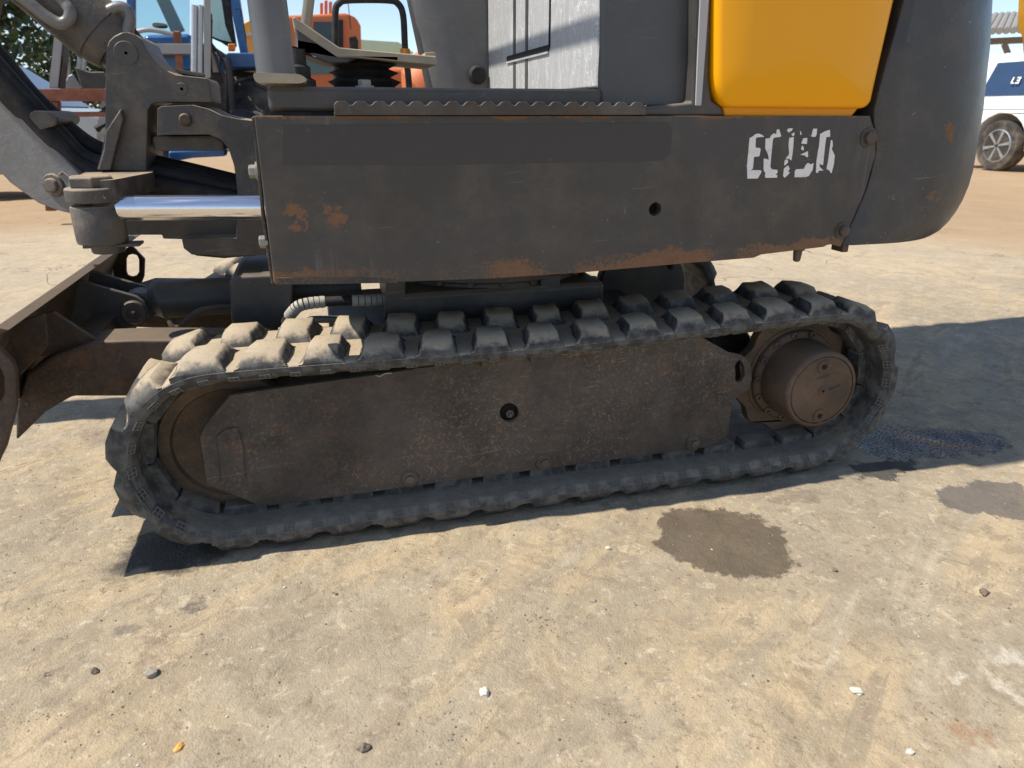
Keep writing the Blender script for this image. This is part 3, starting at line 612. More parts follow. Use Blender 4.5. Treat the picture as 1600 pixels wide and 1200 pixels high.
plate('pedal_skirt', [(461, 40), (528, 86), (560, 90), (545, 98), (510, 98), (478, 86), (461, 78)], py_ + .004, .15, M_dark, pd, .004)
plate('pedal_stop', [(662, 88), (664, 82), (680, 81), (682, 89)], py_ + .02, .04, M_beige, pd, .002)
cx0 = P(568, 95, .38); bel = [(.062, .108), (.045, .10), (.066, .088), (.048, .075), (.070, .062), (.052, .047), (.074, .032), (.06, .016), (.078, .004), (.08, 0)]
zt_ = cx0.z + .004; MB().lathe([(r_ * .98, .788 + t_ / .108 * (zt_ - .788)) for r_, t_ in bel], (cx0.x, .385, 0), (0, 0, 1), 36).build('bellows', M_black, pd, 0, 50)
c0 = P(570, 135, .06); MB().hexbolt((c0.x, .06, .786), (0, 0, 1), .010, .012).build('bolt', M_bolt, dk)
c0 = P(466, 110, .30); MB().lathe([(.03, 0), (.03, .018), (.022, .022), (.022, .04), (.016, .044), (.016, .07)], (c0.x, .30, .787), (0, 0, 1), 20).build('lever_boot', M_black, dk)
MB().tube([P(478, 40, .46), P(484, -10, .45), P(492, -120, .44)], .011, 12).build('travel_lever', M_bolt, EX)
hy = .90; hoop = catmull([P(640, 150, hy), P(638, 120, hy), P(633, 75, hy), P(630, 25, hy), P(622, 6, hy), P(605, 0, hy), P(545, 0, hy), P(530, 5, hy), P(524, 20, hy), P(524, 80, hy), P(527, 150, hy)], 6)
hp_ = MB().tube(hoop, .0085, 12).build('grab_rail', M_black, EX)
MB().lathe([(.013, -.012), (.013, .012)], P(633, 84, hy), (0, 0, 1), 14).build('rail_clip', plain('orange_clip', (.55, .2, .02), .5), hp_)
pa, pb = P(432, 118, .05), P(411, -40, .05); dirp = (pb - pa).normalized()
post = MB().tube([pa, pb, pa + dirp * .90], [.029, .027, .026], 20).build('front_post', worn_paint('post_paint', (.12, .122, .128), .42, .06, .3, bumpy=.2), EX)
MB().prism(rounded(pix([(396, 114), (470, 117), (482, 126), (470, 131), (400, 130)], .02), .006), .0, .11).build('post_flange', M_beige, post, .005)
MB().lathe([(.022, 0), (.024, .02), (.02, .026)], (pa.x + .006, .05, .784), (0, 0, 1), 18).build('post_foot', M_cast, post)
zt = pa + dirp * .88
MB().tube([zt, (zt.x, .93, zt.z)], .012, 14).build('cross_rail', M_dark, post)
MB().tube([(zt.x, .93, zt.z), (pa.x, .93, pa.z - .02)], .02, 14).build('far_post', M_dark, post)
can = MB().box((.02, .0, 2.30), (1.36, .99, 2.36)).build('canopy_roof', M_dark, EX, .02)
for yy in (.07, .92): MB().box((1.22, yy - .025, 1.08), (1.28, yy + .025, 2.30)).build('canopy_post', M_dark, can, .006)
MB().box((.80, .28, 1.10), (1.18, .74, 1.20)).box((1.10, .28, 1.20), (1.20, .74, 1.62)).build('operator_seat', M_black, EX, .03, seg=3)

# ---- front: bracket, boom, cylinder, swing cylinder
BY = .42
br = plate('boom_bracket', [(165, 90), (166, 76), (170, 64), (178, 56), (188, 51), (200, 50), (212, 54), (222, 63), (229, 78), (240, 94), (256, 108), (276, 117), (323, 122), (328, 128), (331, 160), (246, 160), (236, 163), (231, 172), (229, 268), (150, 266), (158, 240), (164, 205)], BY, .17, M_cast, EX, .004, label='cast swing bracket carrying the boom foot and cylinder')
plate('web', [(188, 170), (192, 186), (172, 266), (152, 266), (162, 232), (165, 205)], BY - .022, .024, M_cast, br, .003)
for (a, b, r1) in ((197, 83, .021), (284, 139, .011)):
    c0 = P(a, b, BY); MB().lathe([(r1, .004), (r1, -.0012), (r1 * .95, -.002), (.003, -.002), (.0025, .000)], (c0.x, BY, c0.z), (0, 1, 0), 32).build('pin', M_cast, br, 0, 30)
c0 = P(290, 187, .40); 
nose = plate('front_frame', [(246, 170), (252, 166), (300, 164), (325, 170), (345, 180), (372, 186), (405, 190), (416, 399), (345, 399), (300, 398), (287, 388), (284, 374), (369, 372), (371, 300), (367, 262), (357, 232), (344, 217), (326, 210), (246, 211)], .40, .20, M_cast, EX, .006, label='arched front frame holding the swing pin')
MB().lathe([(.012, .003), (.012, -.006), (.009, -.009), (.004, -.009)], (c0.x, .40, c0.z), (0, 1, 0), 20).build('pin', M_boltd, nose)
plate('bottom_boss', [(284, 380), (405, 385), (402, 400), (372, 402), (350, 404), (305, 400)], .42, .14, M_cast, nose, .006)
plate('middle_lug', [(236, 213), (340, 212), (350, 222), (352, 236), (240, 236)], .44, .10, M_cast, br, .006)
plate('lower_body', [(150, 342), (370, 340), (370, 372), (285, 374), (255, 373), (253, 367), (215, 367), (180, 368), (150, 360)], .46, .10, M_dark, EX, .008)
SYC = .25
c0 = P(150, 320, SYC); ey = MB().lathe([(.041, -.058), (.042, -.050), (.042, .004), (.040, .008)], (c0.x, SYC, c0.z - .008), (0, 0, 1), 40).build('swing_cylinder_eye', M_cast, EX, .002)
MB().lathe([(.044, .014), (.045, .018), (.045, .036), (.042, .039)], (c0.x, SYC, c0.z - .008), (0, 0, 1), 40).build('upper_eye', M_cast, ey, .002)
MB().lathe([(.038, .0392), (.038, .055), (.034, .058)], (c0.x, SYC, c0.z - .008), (0, 0, 1), 6).build('pin_head', M_cast, ey, .002)
MB().lathe([(.026, -.076), (.028, -.072), (.028, -.058)], (c0.x + .006, SYC, c0.z - .008), (0, 0, 1), 18).build('pin_nut', M_dark, ey, .001)
MB().box((c0.x - .03, SYC - .02, c0.z - .073), (c0.x + .062, SYC + .02, c0.z - .068)).build('keeper_plate', M_dark, ey, .001)
ra = P(182, 325, SYC); rb = P(460, 324, SYC)
rod = MB().tube([ra, rb], .0225, 32).build('swing_cylinder_rod', M_chrome, EX, label='bright chrome swing cylinder rod')
MB().tube([ra + Vector((-.03, 0, 0)), ra + Vector((.003, 0, 0))], [.03, .0235], 24).build('rod_neck', M_cast, rod)
# bracket arm down to the swing cylinder eye
q0 = (c0.x, SYC, c0.z)
arm = MB(); bw = P(190, 270, BY); zt0 = P(190, 268, BY).z
arm.prism(rounded([(c0.x - .03, SYC - .02), (c0.x + .04, SYC - .03), (P(240, 270, BY - .03).x, BY - .03), (P(240, 270, .56).x, .56), (P(150, 270, .56).x, .56)], .015), zt0 - .034, zt0, f=lambda p, t_: (p[0], p[1], t_)).build('bracket_arm', M_cast, br, .005)
bo = [(-900, -880), (-330, -330), (-100, 20), (20, 160), (70, 215), (125, 274), (114, 335), (85, 328), (58, 317), (14, 285), (-14, 255), (-90, 160), (-420, -300), (-1010, -860)]
BN = Vector((-math.sin(R(22)), -math.cos(R(22)), 0)); B0 = P(110, 300, .43)
def PB(px, py): d = ray(px, py); return CAM + d * ((B0 - CAM).dot(BN) / d.dot(BN))
bv = [PB(a, b) for a, b in bo]; nb = len(bv); tr_ = geometry.tessellate_polygon([bv])
boom = MB().add(bv + [p - BN * .07 for p in bv], [tuple(q) for q in tr_] + [tuple(i + nb for i in q) for q in tr_] + [(i, (i + 1) % nb, (i + 1) % nb + nb, i + nb) for i in range(nb)]).build('boom', M_boom, EX, .004, label='grey boom foot rising out of the left edge')
c0 = P(85, 289, .43); MB().lathe([(.022, .003), (.022, -.004), (.02, -.006), (.0135, -.006), (.0135, -.012), (.011, -.014)], PB(85, 289), -BN, 30).build('pivot_pin', M_cast, boom, .0008)
MB().tube([PB(a, b) + BN * .002 for a, b in ((94, 273), (99, 268), (112, 278), (124, 288))], .0018, 6).build('wire', M_bolt, boom)
hoses = [([(-60, 40), (0, 108), (45, 158), (95, 212), (130, 246), (180, 262), (260, 272), (380, 300)], .47, .017), ([(-60, 62), (0, 130), (40, 172), (90, 225), (125, 258), (180, 280), (260, 290), (380, 312)], .45, .017),
         ([(-60, 20), (0, 90), (50, 150), (110, 205), (150, 232), (200, 246), (300, 268), (390, 290)], .52, .018), ([(-40, 95), (10, 150), (60, 205), (110, 262), (140, 285), (200, 300), (300, 305), (390, 318)], .47, .015), ([(-50, 30), (20, 120), (80, 195), (130, 240), (190, 268), (280, 285), (390, 300)], .56, .017)]
for L, y_, r_ in hoses: MB().tube(catmull([P(a, b, y_) for a, b in L], 6), r_, 12).build('boom_hose', M_black, EX)
plate('hose_clamp', [(42, 182), (50, 172), (78, 174), (92, 185), (88, 196), (62, 204)], .43, .15, M_cast, boom, .006)
ca, cb_ = P(168, 62, .50), P(40, -48, .50); dc = (cb_ - ca).normalized()
cy = MB().tube([ca - dc * .02, ca, ca + dc * .012, ca + dc * .014, ca + dc * .9], [.052, .058, .058, .062, .062], 36).build('boom_cylinder', M_cast, EX, label='thick boom lift cylinder crossing the top left corner')
MB().tube([ca - dc * .10, ca - dc * .02], [.03, .045], 24).build('cylinder_eye', M_dark, cy)
MB().tube(catmull([P(-120, -130, .425), P(0, -30, .425), P(45, 4, .425), P(70, 24, .425), P(92, 36, .425), P(106, 32, .425), P(110, 18, .425), P(100, 4, .43), P(86, -12, .43)], 6), .0105, 12).build('cylinder_pipe', M_boom, cy)
MB().tube(catmull([P(150, 30, .47), P(172, 16, .47), P(188, 11, .47), P(199, 16, .47), P(203, 28, .47), P(200, 42, .47), P(196, 56, .47)], 6), .0105, 12).build('cylinder_elbow', M_boom, cy)
for L, y_, r_ in (([(200, 36), (214, 56), (230, 72), (252, 98), (275, 112), (320, 120)], .60, .007), ([(205, 46), (222, 70), (240, 96), (262, 112), (300, 120)], .605, .006)):
    MB().tube(catmull([P(a, b, y_) for a, b in L], 6), r_, 8).build('cylinder_hose', M_black, EX)
# dipper arm and bucket beyond the left of the picture
e0 = PB(-955, -870) - BN * .06; MB().bar((e0.x + .1, e0.y, e0.z - .02), (e0.x - .55, e0.y + .1, .75), .11, .14, (0, 1, 0)).build('dipper_arm', M_boom, EX, .006)
bk = [(e0.x - .62, .80), (e0.x - .50, .80), (e0.x - .35, .62), (e0.x - .30, .40), (e0.x - .42, .24), (e0.x - .62, .18), (e0.x - .66, .20), (e0.x - .46, .30), (e0.x - .40, .42), (e0.x - .46, .60)]
MB().prism(bk, e0.y - .1, e0.y + .32).build('bucket', M_blade, EX, .004)

# ---- dozer blade
bx = -.262; cs = [(bx + .002, .448), (bx - .032, .418), (bx - .060, .37), (bx - .077, .32), (bx - .086, .262)]
cs2 = [(x_ + .012, z_) for x_, z_ in cs]
blade = MB().prism(cs + cs2[::-1], .0, .935).build('blade', M_blade, EX, .002, label='rusty dozer blade seen from behind')
MB().prism([(bx + .004, .452), (bx - .012, .440), (bx - .008, .434), (bx + .022, .446)], -.004, .93).build('top_flange', M_blade, blade, .002)
nq = pix([(-60, 500), (0, 547), (20, 568), (24, 580), (26, 622), (24, 640), (8, 700), (0, 716), (-10, 740), (-60, 700)], -.004)
hq = pix([(-24, 586), (-10, 572), (0, 575), (6, 590), (7, 615), (0, 628), (-14, 628), (-24, 612)], -.004)
MB().prism(nq, -.004, .010, [hq]).build('end_plate', M_blade, blade, .002)
ex_ = bx
fy = at(210, 400, 'x', -.245).y
fq = [at(a, b, 'y', .86) for a, b in ((176, 402), (205, 383), (226, 405), (225, 432), (217, 452), (196, 455), (178, 450))]
fh = [at(a, b, 'y', .86) for a, b in ((197, 405), (200, 399), (207, 397), (214, 399), (217, 406), (217, 425), (213, 431), (206, 433), (199, 430), (197, 424))]
MB().prism([(p.x, p.z) for p in fq], .86, .872, [[(p.x, p.z) for p in fh]]).build('end_plate', M_blade, blade, .002)
plate('push_arm', [(24, 640), (40, 585), (84, 556), (150, 534), (230, 531), (420, 531), (420, 622), (210, 620), (112, 620), (70, 645), (24, 690)], .21, .09, M_blade, EX, .006, rnd=0)
MB().prism(pix([(24, 640), (40, 585), (84, 556), (150, 534), (420, 531), (420, 622), (112, 620), (24, 690)], .21), .68, .77).build('push_arm', M_blade, EX, .006)
MB().box((bx, .25, .28), (bx + .05, .72, .35)).build('cross_beam', M_blade, blade, .004)
plate('gusset', [(70, 490), (82, 488), (150, 532), (120, 540), (80, 556), (60, 556)], .23, .012, M_blade, blade, .002)
plate('gusset', [(10, 505), (70, 492), (76, 540), (30, 588)], .12, .010, M_blade, blade, .002)
for y_ in (.435, .53):
    pts = [(120, 440), (132, 440), (150, 446), (212, 463), (226, 472), (233, 486), (230, 500), (220, 510), (185, 517), (170, 534), (100, 534)]
    lg = MB().prism([(p.x, p.z) for p in (P(a, b, .435) for a, b in pts)], y_, y_ + .014).build('clevis', M_dark, blade, .003)
    if y_ < .5:
        c0 = P(210, 488, .435); MB().lathe([(.026, .003), (.026, -.004), (.023, -.007), (.014, -.007), (.013, -.003), (.005, -.003), (.004, -.009), (.002, -.010)], (c0.x, .435, c0.z), (0, 1, 0), 30).build('clevis_pin', M_boltd, lg)
da, db = P(214, 486, .49), P(420, 462, .49)
da = Vector((P(210, 488, .435).x, .49, P(210, 488, .435).z)); zc = P(300, 472, .45).z
dcy = MB().tube([(da.x + .03, .49, zc - .004), (da.x + .045, .49, zc), (da.x + .05, .49, zc), (da.x + .056, .49, zc), (.30, .49, zc + .004)], [.034, .044, .044, .041, .041], 36).build('blade_cylinder', M_dark, EX)
MB().lathe([(.032, -.03), (.036, -.027), (.036, .027), (.032, .03)], (da.x, .49, da.z), (0, 1, 0), 28).build('cylinder_eye', M_dark, dcy)
MB().bar((da.x + .005, .49, da.z + .004), (da.x + .05, .49, zc), .05, .055).build('cylinder_head', M_dark, dcy, .006)
MB().tube(catmull([P(266, 500, .44), P(271, 510, .435), P(280, 510, .435), P(296, 498, .435), P(312, 486, .435), P(335, 481, .44), P(380, 479, .45)], 6), .0075, 12).build('cylinder_pipe', M_boltd, dcy)
blk = plate('valve_block', [(358, 440), (366, 432), (452, 428), (458, 436), (458, 512), (366, 512), (361, 500)], .36, .26, M_dark, EX, .008, seg=3)
for (a, b) in ((379, 436), (388, 428)): c0 = P(a, b, .42); MB().hexbolt((c0.x, .42 if b > 430 else .50, P(400, 431, .42).z - .001), (0, 0, 1), .007, .009).build('bolt', M_boltd, blk)

# ------------------------------------------------------------------ background
M_blue = plain('tractor_blue', (.010, .095, .27), .35, 0, .3, 5, .25, .03)
M_orange = plain('faded_orange', (.66, .16, .04), .5, 0, .2, 4, .2, .05)
M_yel2 = plain('machine_yellow', (.70, .36, .02), .45, 0, .2, 5, .2, .05)
M_glassd = plain('dark_glass', (.02, .03, .035), .06, 0, .2, 3, .15, 0)
t = NT('tinted_glass'); M_glass = t.out((.55, .75, .78), .03, 0, None, Transmission_Weight=.85, IOR=1.1)
M_tyre = plain('tyre_rubber', (.03, .029, .028), .85, 0, .4, 9, .6, .2)
M_galv = plain('galvanised_steel', (.42, .44, .46), .45, .5, .25, 20, .15, .1)
M_steel = plain('grey_steel', (.30, .29, .29), .5, .3, .3, 10, .2, .1)
M_redrust = rusty_steel('red_oxide', (.22, .075, .04), .6, .35, .3, .1)
M_wpaint = plain('white_car_paint', (.78, .79, .80), .2, 0, .03, 3, .05, 0, Coat_Weight=.5)
M_silver = plain('silver_paint', (.45, .49, .50), .35, .2, .1, 4, .2, 0)
M_alloy = plain('alloy_rim', (.55, .55, .56), .3, .8, .15, 8, .2, 0)
M_wood = plain('weathered_timber', (.22, .17, .125), .8, 0, .35, 9, .2, .3)
M_roof = plain('cement_roof', (.25, .24, .22), .85, 0, .25, 4, .3, .2)
M_green = plain('pale_green_sheet', (.55, .65, .42), .5, 0, .1, 2, .1, .05)
M_amber = plain('amber_lens', (.7, .18, .01), .25)
M_leaf = None
t = NT('leaf'); oi = t.noise(t.obj(), 1.2, 2); M_leaf = t.out(t.mix(t.ramp(oi, .35, .65), (.030, .055, .018), (.075, .11, .035)), .5, 0, None, Transmission_Weight=0.)
M_bark = plain('bark', (.09, .07, .05), .9, 0, .4, 9, 0, .5)
def gzw(x, y): return gz(x, y) - .004
def wheel(parent, c, r, w_, ax, rim_mat, rimr=.55, lugs=0, spokes=0):
    c = Vector(c); ax = Vector(ax).normalized()
    prof = [(r * rimr, -w_ * .42), (r * .8, -w_ * .5), (r * .95, -w_ * .46), (r, -w_ * .3), (r, w_ * .3), (r * .95, w_ * .46), (r * .8, w_ * .5), (r * rimr, w_ * .42)]
    wh = MB().lathe(prof, c, ax, 44).build('wheel', M_tyre, parent)
    MB().lathe([(r * rimr, -w_ * .40), (r * rimr * .93, -w_ * .43), (r * rimr * .88, -w_ * .30), (r * rimr * .3, -w_ * .26), (r * .12, -w_ * .34), (r * .1, -w_ * .36)], c, ax, 36).build('rim', rim_mat if not spokes else M_hole, wh)
    u = ax.orthogonal().normalized(); b = ax.cross(u)
    for k in range(spokes):
        a = 2 * math.pi * k / spokes; d = u * math.cos(a) + b * math.sin(a); e = u * math.cos(a + .12) + b * math.sin(a + .12)
        for q_ in (d, e): MB().bar(c - ax * w_ * .40 + q_ * r * .08, c - ax * w_ * .42 + q_ * r * rimr * .96, r * .055, r * .05, ax).build('spoke', rim_mat, wh)
    if spokes: MB().lathe([(r * rimr * 1.01, -w_ * .41), (r * rimr * .93, -w_ * .445), (r * rimr * .92, -w_ * .40)], c, ax, 36).build('rim_edge', rim_mat, wh)
    for k in range(lugs):
        a = 2 * math.pi * k / lugs; d = u * math.cos(a) + b * math.sin(a); a2 = a + .22; d2 = u * math.cos(a2) + b * math.sin(a2)
        sd = 1 if k % 2 else -1
        MB().bar(c + d * r * .99 + ax * sd * w_ * .03, c + d2 * r * .97 + ax * sd * w_ * .48, r * .07, r * .11, d).build('tread_lug', M_tyre, wh)
    return wh
def bplate(name, pts, y, depth, mat, parent, bevel=.01, holes=(), rnd=0):
    q = pix(pts, y)
    if rnd: q = rounded(q, rnd)
    o = MB().prism(q, y, y + depth, [pix(h_, y) for h_ in holes]).build(name, mat, None, bevel); o.parent = parent; o.matrix_parent_inverse = parent.matrix_world.inverted() if False else Matrix.Translation(-parent.location); return o
def adopt(parent):      # world-space meshes built with parent=None, then adopted by an unrotated empty
    for o in [x_ for x_ in COL.objects if x_.parent is None and x_.type == 'MESH' and 'label' not in x_ and 'kind' not in x_]:
        o.parent = parent; o.matrix_parent_inverse = Matrix.Translation(-Vector(parent.location))

# blue tractor
tr = thing('blue_tractor', 'blue cab tractor with a front loader mast parked behind the swing bracket', 'tractor', (-.7, 6.4, gz(-.7, 6.4)))
TY = 6.2
def px_(o): o.parent = tr; o.matrix_parent_inverse = Matrix.Translation(-tr.location); return o
cab = bplate('cab_roof', [(192, -190), (362, -190), (352, -110), (205, -110)], TY, 1.4, M_blue, tr, .03)
bplate('cab_pillar', [(350, -130), (362, -130), (372, -20), (390, 100), (379, 102), (362, 20)], TY, .10, M_blue, tr, .012)
bplate('cab_pillar', [(196, -130), (208, -130), (210, 100), (198, 100)], TY, .10, M_blue, tr, .012)
bplate('window_seal', [(322, -130), (350, -130), (362, 20), (370, 72), (364, 78), (345, 66), (322, 56)], TY + .045, .02, M_black, tr, 0)
bplate('cab_floor', [(205, 84), (380, 100), (378, 170), (215, 170)], TY + .3, 1.0, M_black, tr)
bplate('windscreen', [(212, -58), (296, -58), (296, 92), (212, 92)], TY + .03, .012, M_glass, tr, 0)
bplate('quarter_window', [(318, -40), (340, -40), (352, 40), (362, 66), (345, 62), (318, 52)], TY + .03, .012, plain('green_glass', (.42, .62, .55), .1, 0, .1, 2, .1, 0), tr, 0)
bplate('rear_pillar', [(226, -40), (246, -40), (288, 48), (268, 52)], TY + .7, .08, M_dark, tr)
bplate('bonnet', [(222, 54), (300, 52), (304, 110), (222, 112)], 5.2, 1.0, M_blue, tr, .04)
bplate('grille', [(228, 80), (284, 79), (284, 88), (228, 89)], 5.18, .03, M_dark, tr)
bplate('mudguard', [(350, 82), (400, 82), (412, 106), (350, 106)], 6.1, .9, M_blue, tr, .03)
bplate('indicator', [(356, 68), (368, 68), (367, 80), (356, 80)], 6.05, .05, M_amber, tr)
bplate('engine_side', [(318, 62), (352, 84), (362, 190), (322, 190)], 5.6, .5, M_black, tr, .02)
bplate('step', [(344, 90), (352, 90), (352, 176), (344, 176)], 5.55, .04, M_blue, tr)
bplate('side_casting', [(330, 78), (342, 84), (344, 150), (334, 140)], 5.52, .05, M_steel, tr)
px_(MB().tube(catmull([P(322, 20, 5.5), P(326, 60, 5.5), P(345, 88, 5.5), P(354, 110, 5.5)], 6), .012, 8).build('loader_hose', M_black)); px_(MB().tube(catmull([P(330, 30, 5.5), P(330, 70, 5.5), P(338, 92, 5.5), P(350, 130, 5.5)], 6), .012, 8).build('loader_hose', M_black))
for (a, b) in ((299, 309), (309, 318)): px_(MB().tube([P((a + b) / 2, 8, 4.9), P((a + b) / 2 - 1, 118, 4.9)], (P(b, 60, 4.9).x - P(a, 60, 4.9).x) / 2, 14).build('mast_tube', M_galv))
bplate('mast_bar', [(318, -90), (328, -90), (328, 122), (318, 122)], 4.88, .06, M_steel, tr)
bplate('loader_beam', [(232, 68), (300, 68), (300, 84), (232, 84)], 4.95, .12, M_steel, tr)
bplate('loader_upright', [(270, 48), (281, 48), (284, 118), (276, 118)], 5.0, .08, M_redrust, tr)
px_(MB().tube(catmull([P(206, 52, 5.1), P(228, 47, 5.1), P(250, 49, 5.1), P(272, 54, 5.1)], 5), .016, 10).build('handrail', M_steel))
px_(MB().lathe([(.055, -.01), (.06, 0), (.055, .01)], P(250, 40, 5.9), (.1, -.3, 1), 20).build('steering_wheel', M_black))
bplate('mirror', [(326, 22), (331, 20), (331, 34), (326, 34)], 5.9, .04, M_black, tr)
px_(MB().tube([P(367, 14, 6.1), P(376, 14, 6.1), P(384, 58, 6.1), P(384, 66, 6.1)], .006, 6).build('mirror_arm', M_black))
bplate('front_axle', [(262, 236), (352, 232), (354, 244), (300, 247), (264, 254)], 5.3, .12, M_blue, tr, .02)
bplate('belly', [(215, 112), (352, 112), (352, 226), (240, 230)], 5.5, 1.4, M_black, tr, .03)
for (x_, y_, r_, w_, lg) in ((-.24, 6.6, .56, .42, 22), (-1.35, 6.75, .58, .42, 22), (-.28, 5.5, .38, .26, 18), (-1.25, 5.5, .38, .26, 18)):
    wheel(tr, (0, 0, 0), r_, w_, (1, 0, 0), M_blue, .5, lg); wh = [o for o in tr.children if o.name.startswith('wheel')][-1]; wh.location = (x_ - tr.location.x, y_ - tr.location.y, gzw(x_, y_) + r_ * 1.04 - tr.location.z)
# rusty trailer with stakes
tl = thing('stake_trailer', 'rusty red steel trailer frame with upright grey stakes left of the bracket', 'trailer', (-1.3, 4.8, gz(-1.3, 4.8)))
LY = 4.6
bplate('top_beam', [(56, 139), (200, 139), (200, 158), (60, 158)], LY, .10, M_redrust, tl)
bplate('lower_rail', [(78, 175), (205, 174), (205, 182), (78, 183)], LY, .05, M_redrust, tl)
bplate('end_leg', [(64, 158), (90, 158), (88, 330), (70, 330)], LY + .02, .08, M_redrust, tl)
bplate('end_leg', [(200, 140), (214, 140), (214, 330), (202, 330)], LY + .02, .08, M_redrust, tl)
bplate('stake', [(86, 40), (100, 38), (90, 138), (76, 138)], LY + .1, .06, M_steel, tl); bplate('stake_side', [(100, 38), (106, 42), (94, 138), (90, 138)], LY + .11, .12, M_dark, tl)
bplate('stake', [(122, 66), (128, 66), (126, 108), (119, 108)], LY + .3, .05, M_galv, tl); bplate('stake', [(129, 66), (135, 66), (132, 110), (126, 110)], LY + .3, .05, M_galv, tl)
bplate('stake', [(102, 90), (107, 90), (110, 122), (105, 122)], LY + .5, .04, M_beige, tl)
bplate('gusset', [(96, 138), (106, 118), (113, 115), (128, 138)], LY + .3, .02, M_steel, tl); bplate('gusset', [(116, 104), (140, 112), (164, 112), (164, 139), (128, 139)], LY + .4, .03, M_dark, tl)
wh = wheel(tl, (0, 0, 0), .30, .18, (0, 1, 0), M_steel, .55); wh.location = (-1.12 - tl.location.x, 4.95 - tl.location.y, gzw(-1.12, 4.95) + .30 - tl.location.z)
# silver car at the far left
cx0 = P(20, 120, 8.2); SC = thing('silver_car', 'pale silver hatchback half hidden behind the black boom hoses', 'car', (cx0.x - .6, 8.2, gz(cx0.x, 8.2)))
def sidebody(par, prof, w_, mat, name='body', bev=.05): return MB().prism(prof, -w_ / 2, w_ / 2).build(name, mat, par, bev, seg=3)
sidebody(SC, [(-2.0, .28), (2.0, .28), (2.05, .55), (1.95, .80), (1.1, .92), (.45, 1.38), (-1.2, 1.42), (-1.85, .95), (-2.0, .85)], 1.68, M_silver)
for s_ in (-1, 1): MB().prism([(1.0, .94), (.45, 1.30), (-1.1, 1.34), (-1.55, .96)], s_ * .842 - .01, s_ * .842 + .01).build('side_glass', M_glassd, SC)
MB().prism([(1.12, .93), (.50, 1.36), (.48, 1.33), (1.08, .92)], -.7, .7).build('windscreen', M_glassd, SC)
for x_ in (-1.25, 1.3):
    for s_ in (-1, 1): wheel(SC, (x_, s_ * .75, .30), .30, .2, (0, -s_ * -1, 0), M_alloy, .62)
# orange excavator cab
OX = thing('orange_excavator', 'faded orange tracked excavator with dark cab glass behind the beige pedal', 'excavator', (.6, 10.4, gz(.6, 10.4)))
OY = 9.8
ocab = bplate('cab', [(425, 30), (440, 24), (540, 20), (556, 26), (564, 40), (566, 100), (566, 160), (425, 170)], OY, 1.2, M_orange, OX, .06)
bplate('front_glass', [(490, 34), (534, 34), (535, 100), (490, 104)], OY - .015, .02, M_glassd, OX, 0)
bplate('pillar', [(527, 30), (536, 30), (537, 108), (529, 108)], OY - .03, .04, M_black, OX)
bplate('side_glass', [(426, 40), (452, 36), (456, 118), (428, 124)], OY - .015, .02, plain('sky_glass', (.22, .30, .34), .08, 0, .2, 2, .1, 0), OX, 0)
bplate('lower_glass', [(474, 84), (520, 86), (518, 116), (478, 116)], OY - .02, .02, plain('teal_glass', (.05, .10, .10), .08), OX, 0)
bplate('mirror', [(545, 58), (556, 56), (560, 64), (560, 78), (547, 78)], OY - .3, .06, M_black, OX); 
for (a, b) in ((500, 4), (507, 0), (514, 2), (522, 6)): bplate('roof_light', [(a, b), (a + 5, b), (a + 5, 22), (a, 22)], OY + .4, .1, M_orange, OX)
q = MB().tube([P(544, 5, OY), P(548, 45, OY)], .006, 6).build('aerial', M_black); q.parent = OX; q.matrix_parent_inverse = Matrix.Translation(-OX.location)
MB().box((-.75, -.5, .75), (1.2, 1.6, 1.5)).build('upper_body', M_orange, OX, .06)
for s_ in (-.75, .85): MB().prism(rounded([(-1.1, .02), (1.5, .02), (1.8, .35), (1.5, .7), (-1.1, .7), (-1.4, .35)], .2, 4), s_ - .22, s_ + .22, f=lambda p, t_: (t_, p[0], p[1])).build('crawler_track', M_tyre, OX, .02)
# yellow loader behind the tractor
YL = thing('yellow_loader', 'yellow loader with its arm raised between the tractor and the grey post', 'loader', (.1, 12.6, gz(.1, 12.6)))
bplate('arm', [(380, 36), (392, 30), (398, 34), (404, 60), (406, 100), (378, 100), (381, 66), (376, 50)], 12.2, .25, M_yel2, YL, .02)
bplate('arm_pin', [(382, 52), (396, 52), (396, 56), (382, 57)], 12.15, .06, M_galv, YL)
MB().prism([(-.6, .5), (1.6, .5), (1.6, 1.1), (.6, 1.25), (-.6, 1.2)], -.1, 1.1).build('body', M_yel2, YL, .05)
for x_ in (-.3, 1.2):
    for y_ in (-.15, 1.15): wheel(YL, (x_, y_, .52), .50, .35, (0, 1, 0), M_yel2, .5)
# shed with a pale roof, lorry, mixer
GS = thing('storage_shed', 'distant shed with a pale green sheet roof against the sky', 'shed', (3.2, 32, gz(3, 32)))
zt_ = P(560, 68, 32).z - GS.location.z; ze = P(560, 82, 32).z - GS.location.z
MB().box((-3, -1, 0), (1.2, 6, ze)).build('wall', M_green, GS, .02); MB().prism([(-3.2, ze - .05), (1.4, ze - .05), (.8, zt_), (-3.2, zt_ + .15)], -1.1, 6.1).build('roof', M_green, GS, .02)
LR = thing('flatbed_lorry', 'dark flatbed lorry far behind the pedal with a pale load bed edge', 'lorry', (4.6, 20.5, gz(4.6, 20)))
MB().box((-3.4, -1.1, .95), (2.2, 1.1, 1.12)).build('load_bed', M_silver, LR, .02); MB().box((-3.4, -.5, .65), (3.4, .5, .93)).build('chassis', M_black, LR, .02)
MB().prism([(2.3, .6), (3.9, .6), (3.9, 1.1), (3.6, 1.75), (2.3, 1.8)], -1.05, 1.05).build('cab', M_steel, LR, .06)
for x_ in (-2.6, 2.9):
    for y_ in (-.95, .95): wheel(LR, (x_, y_, .46), .46, .28, (0, 1, 0), M_steel, .5)
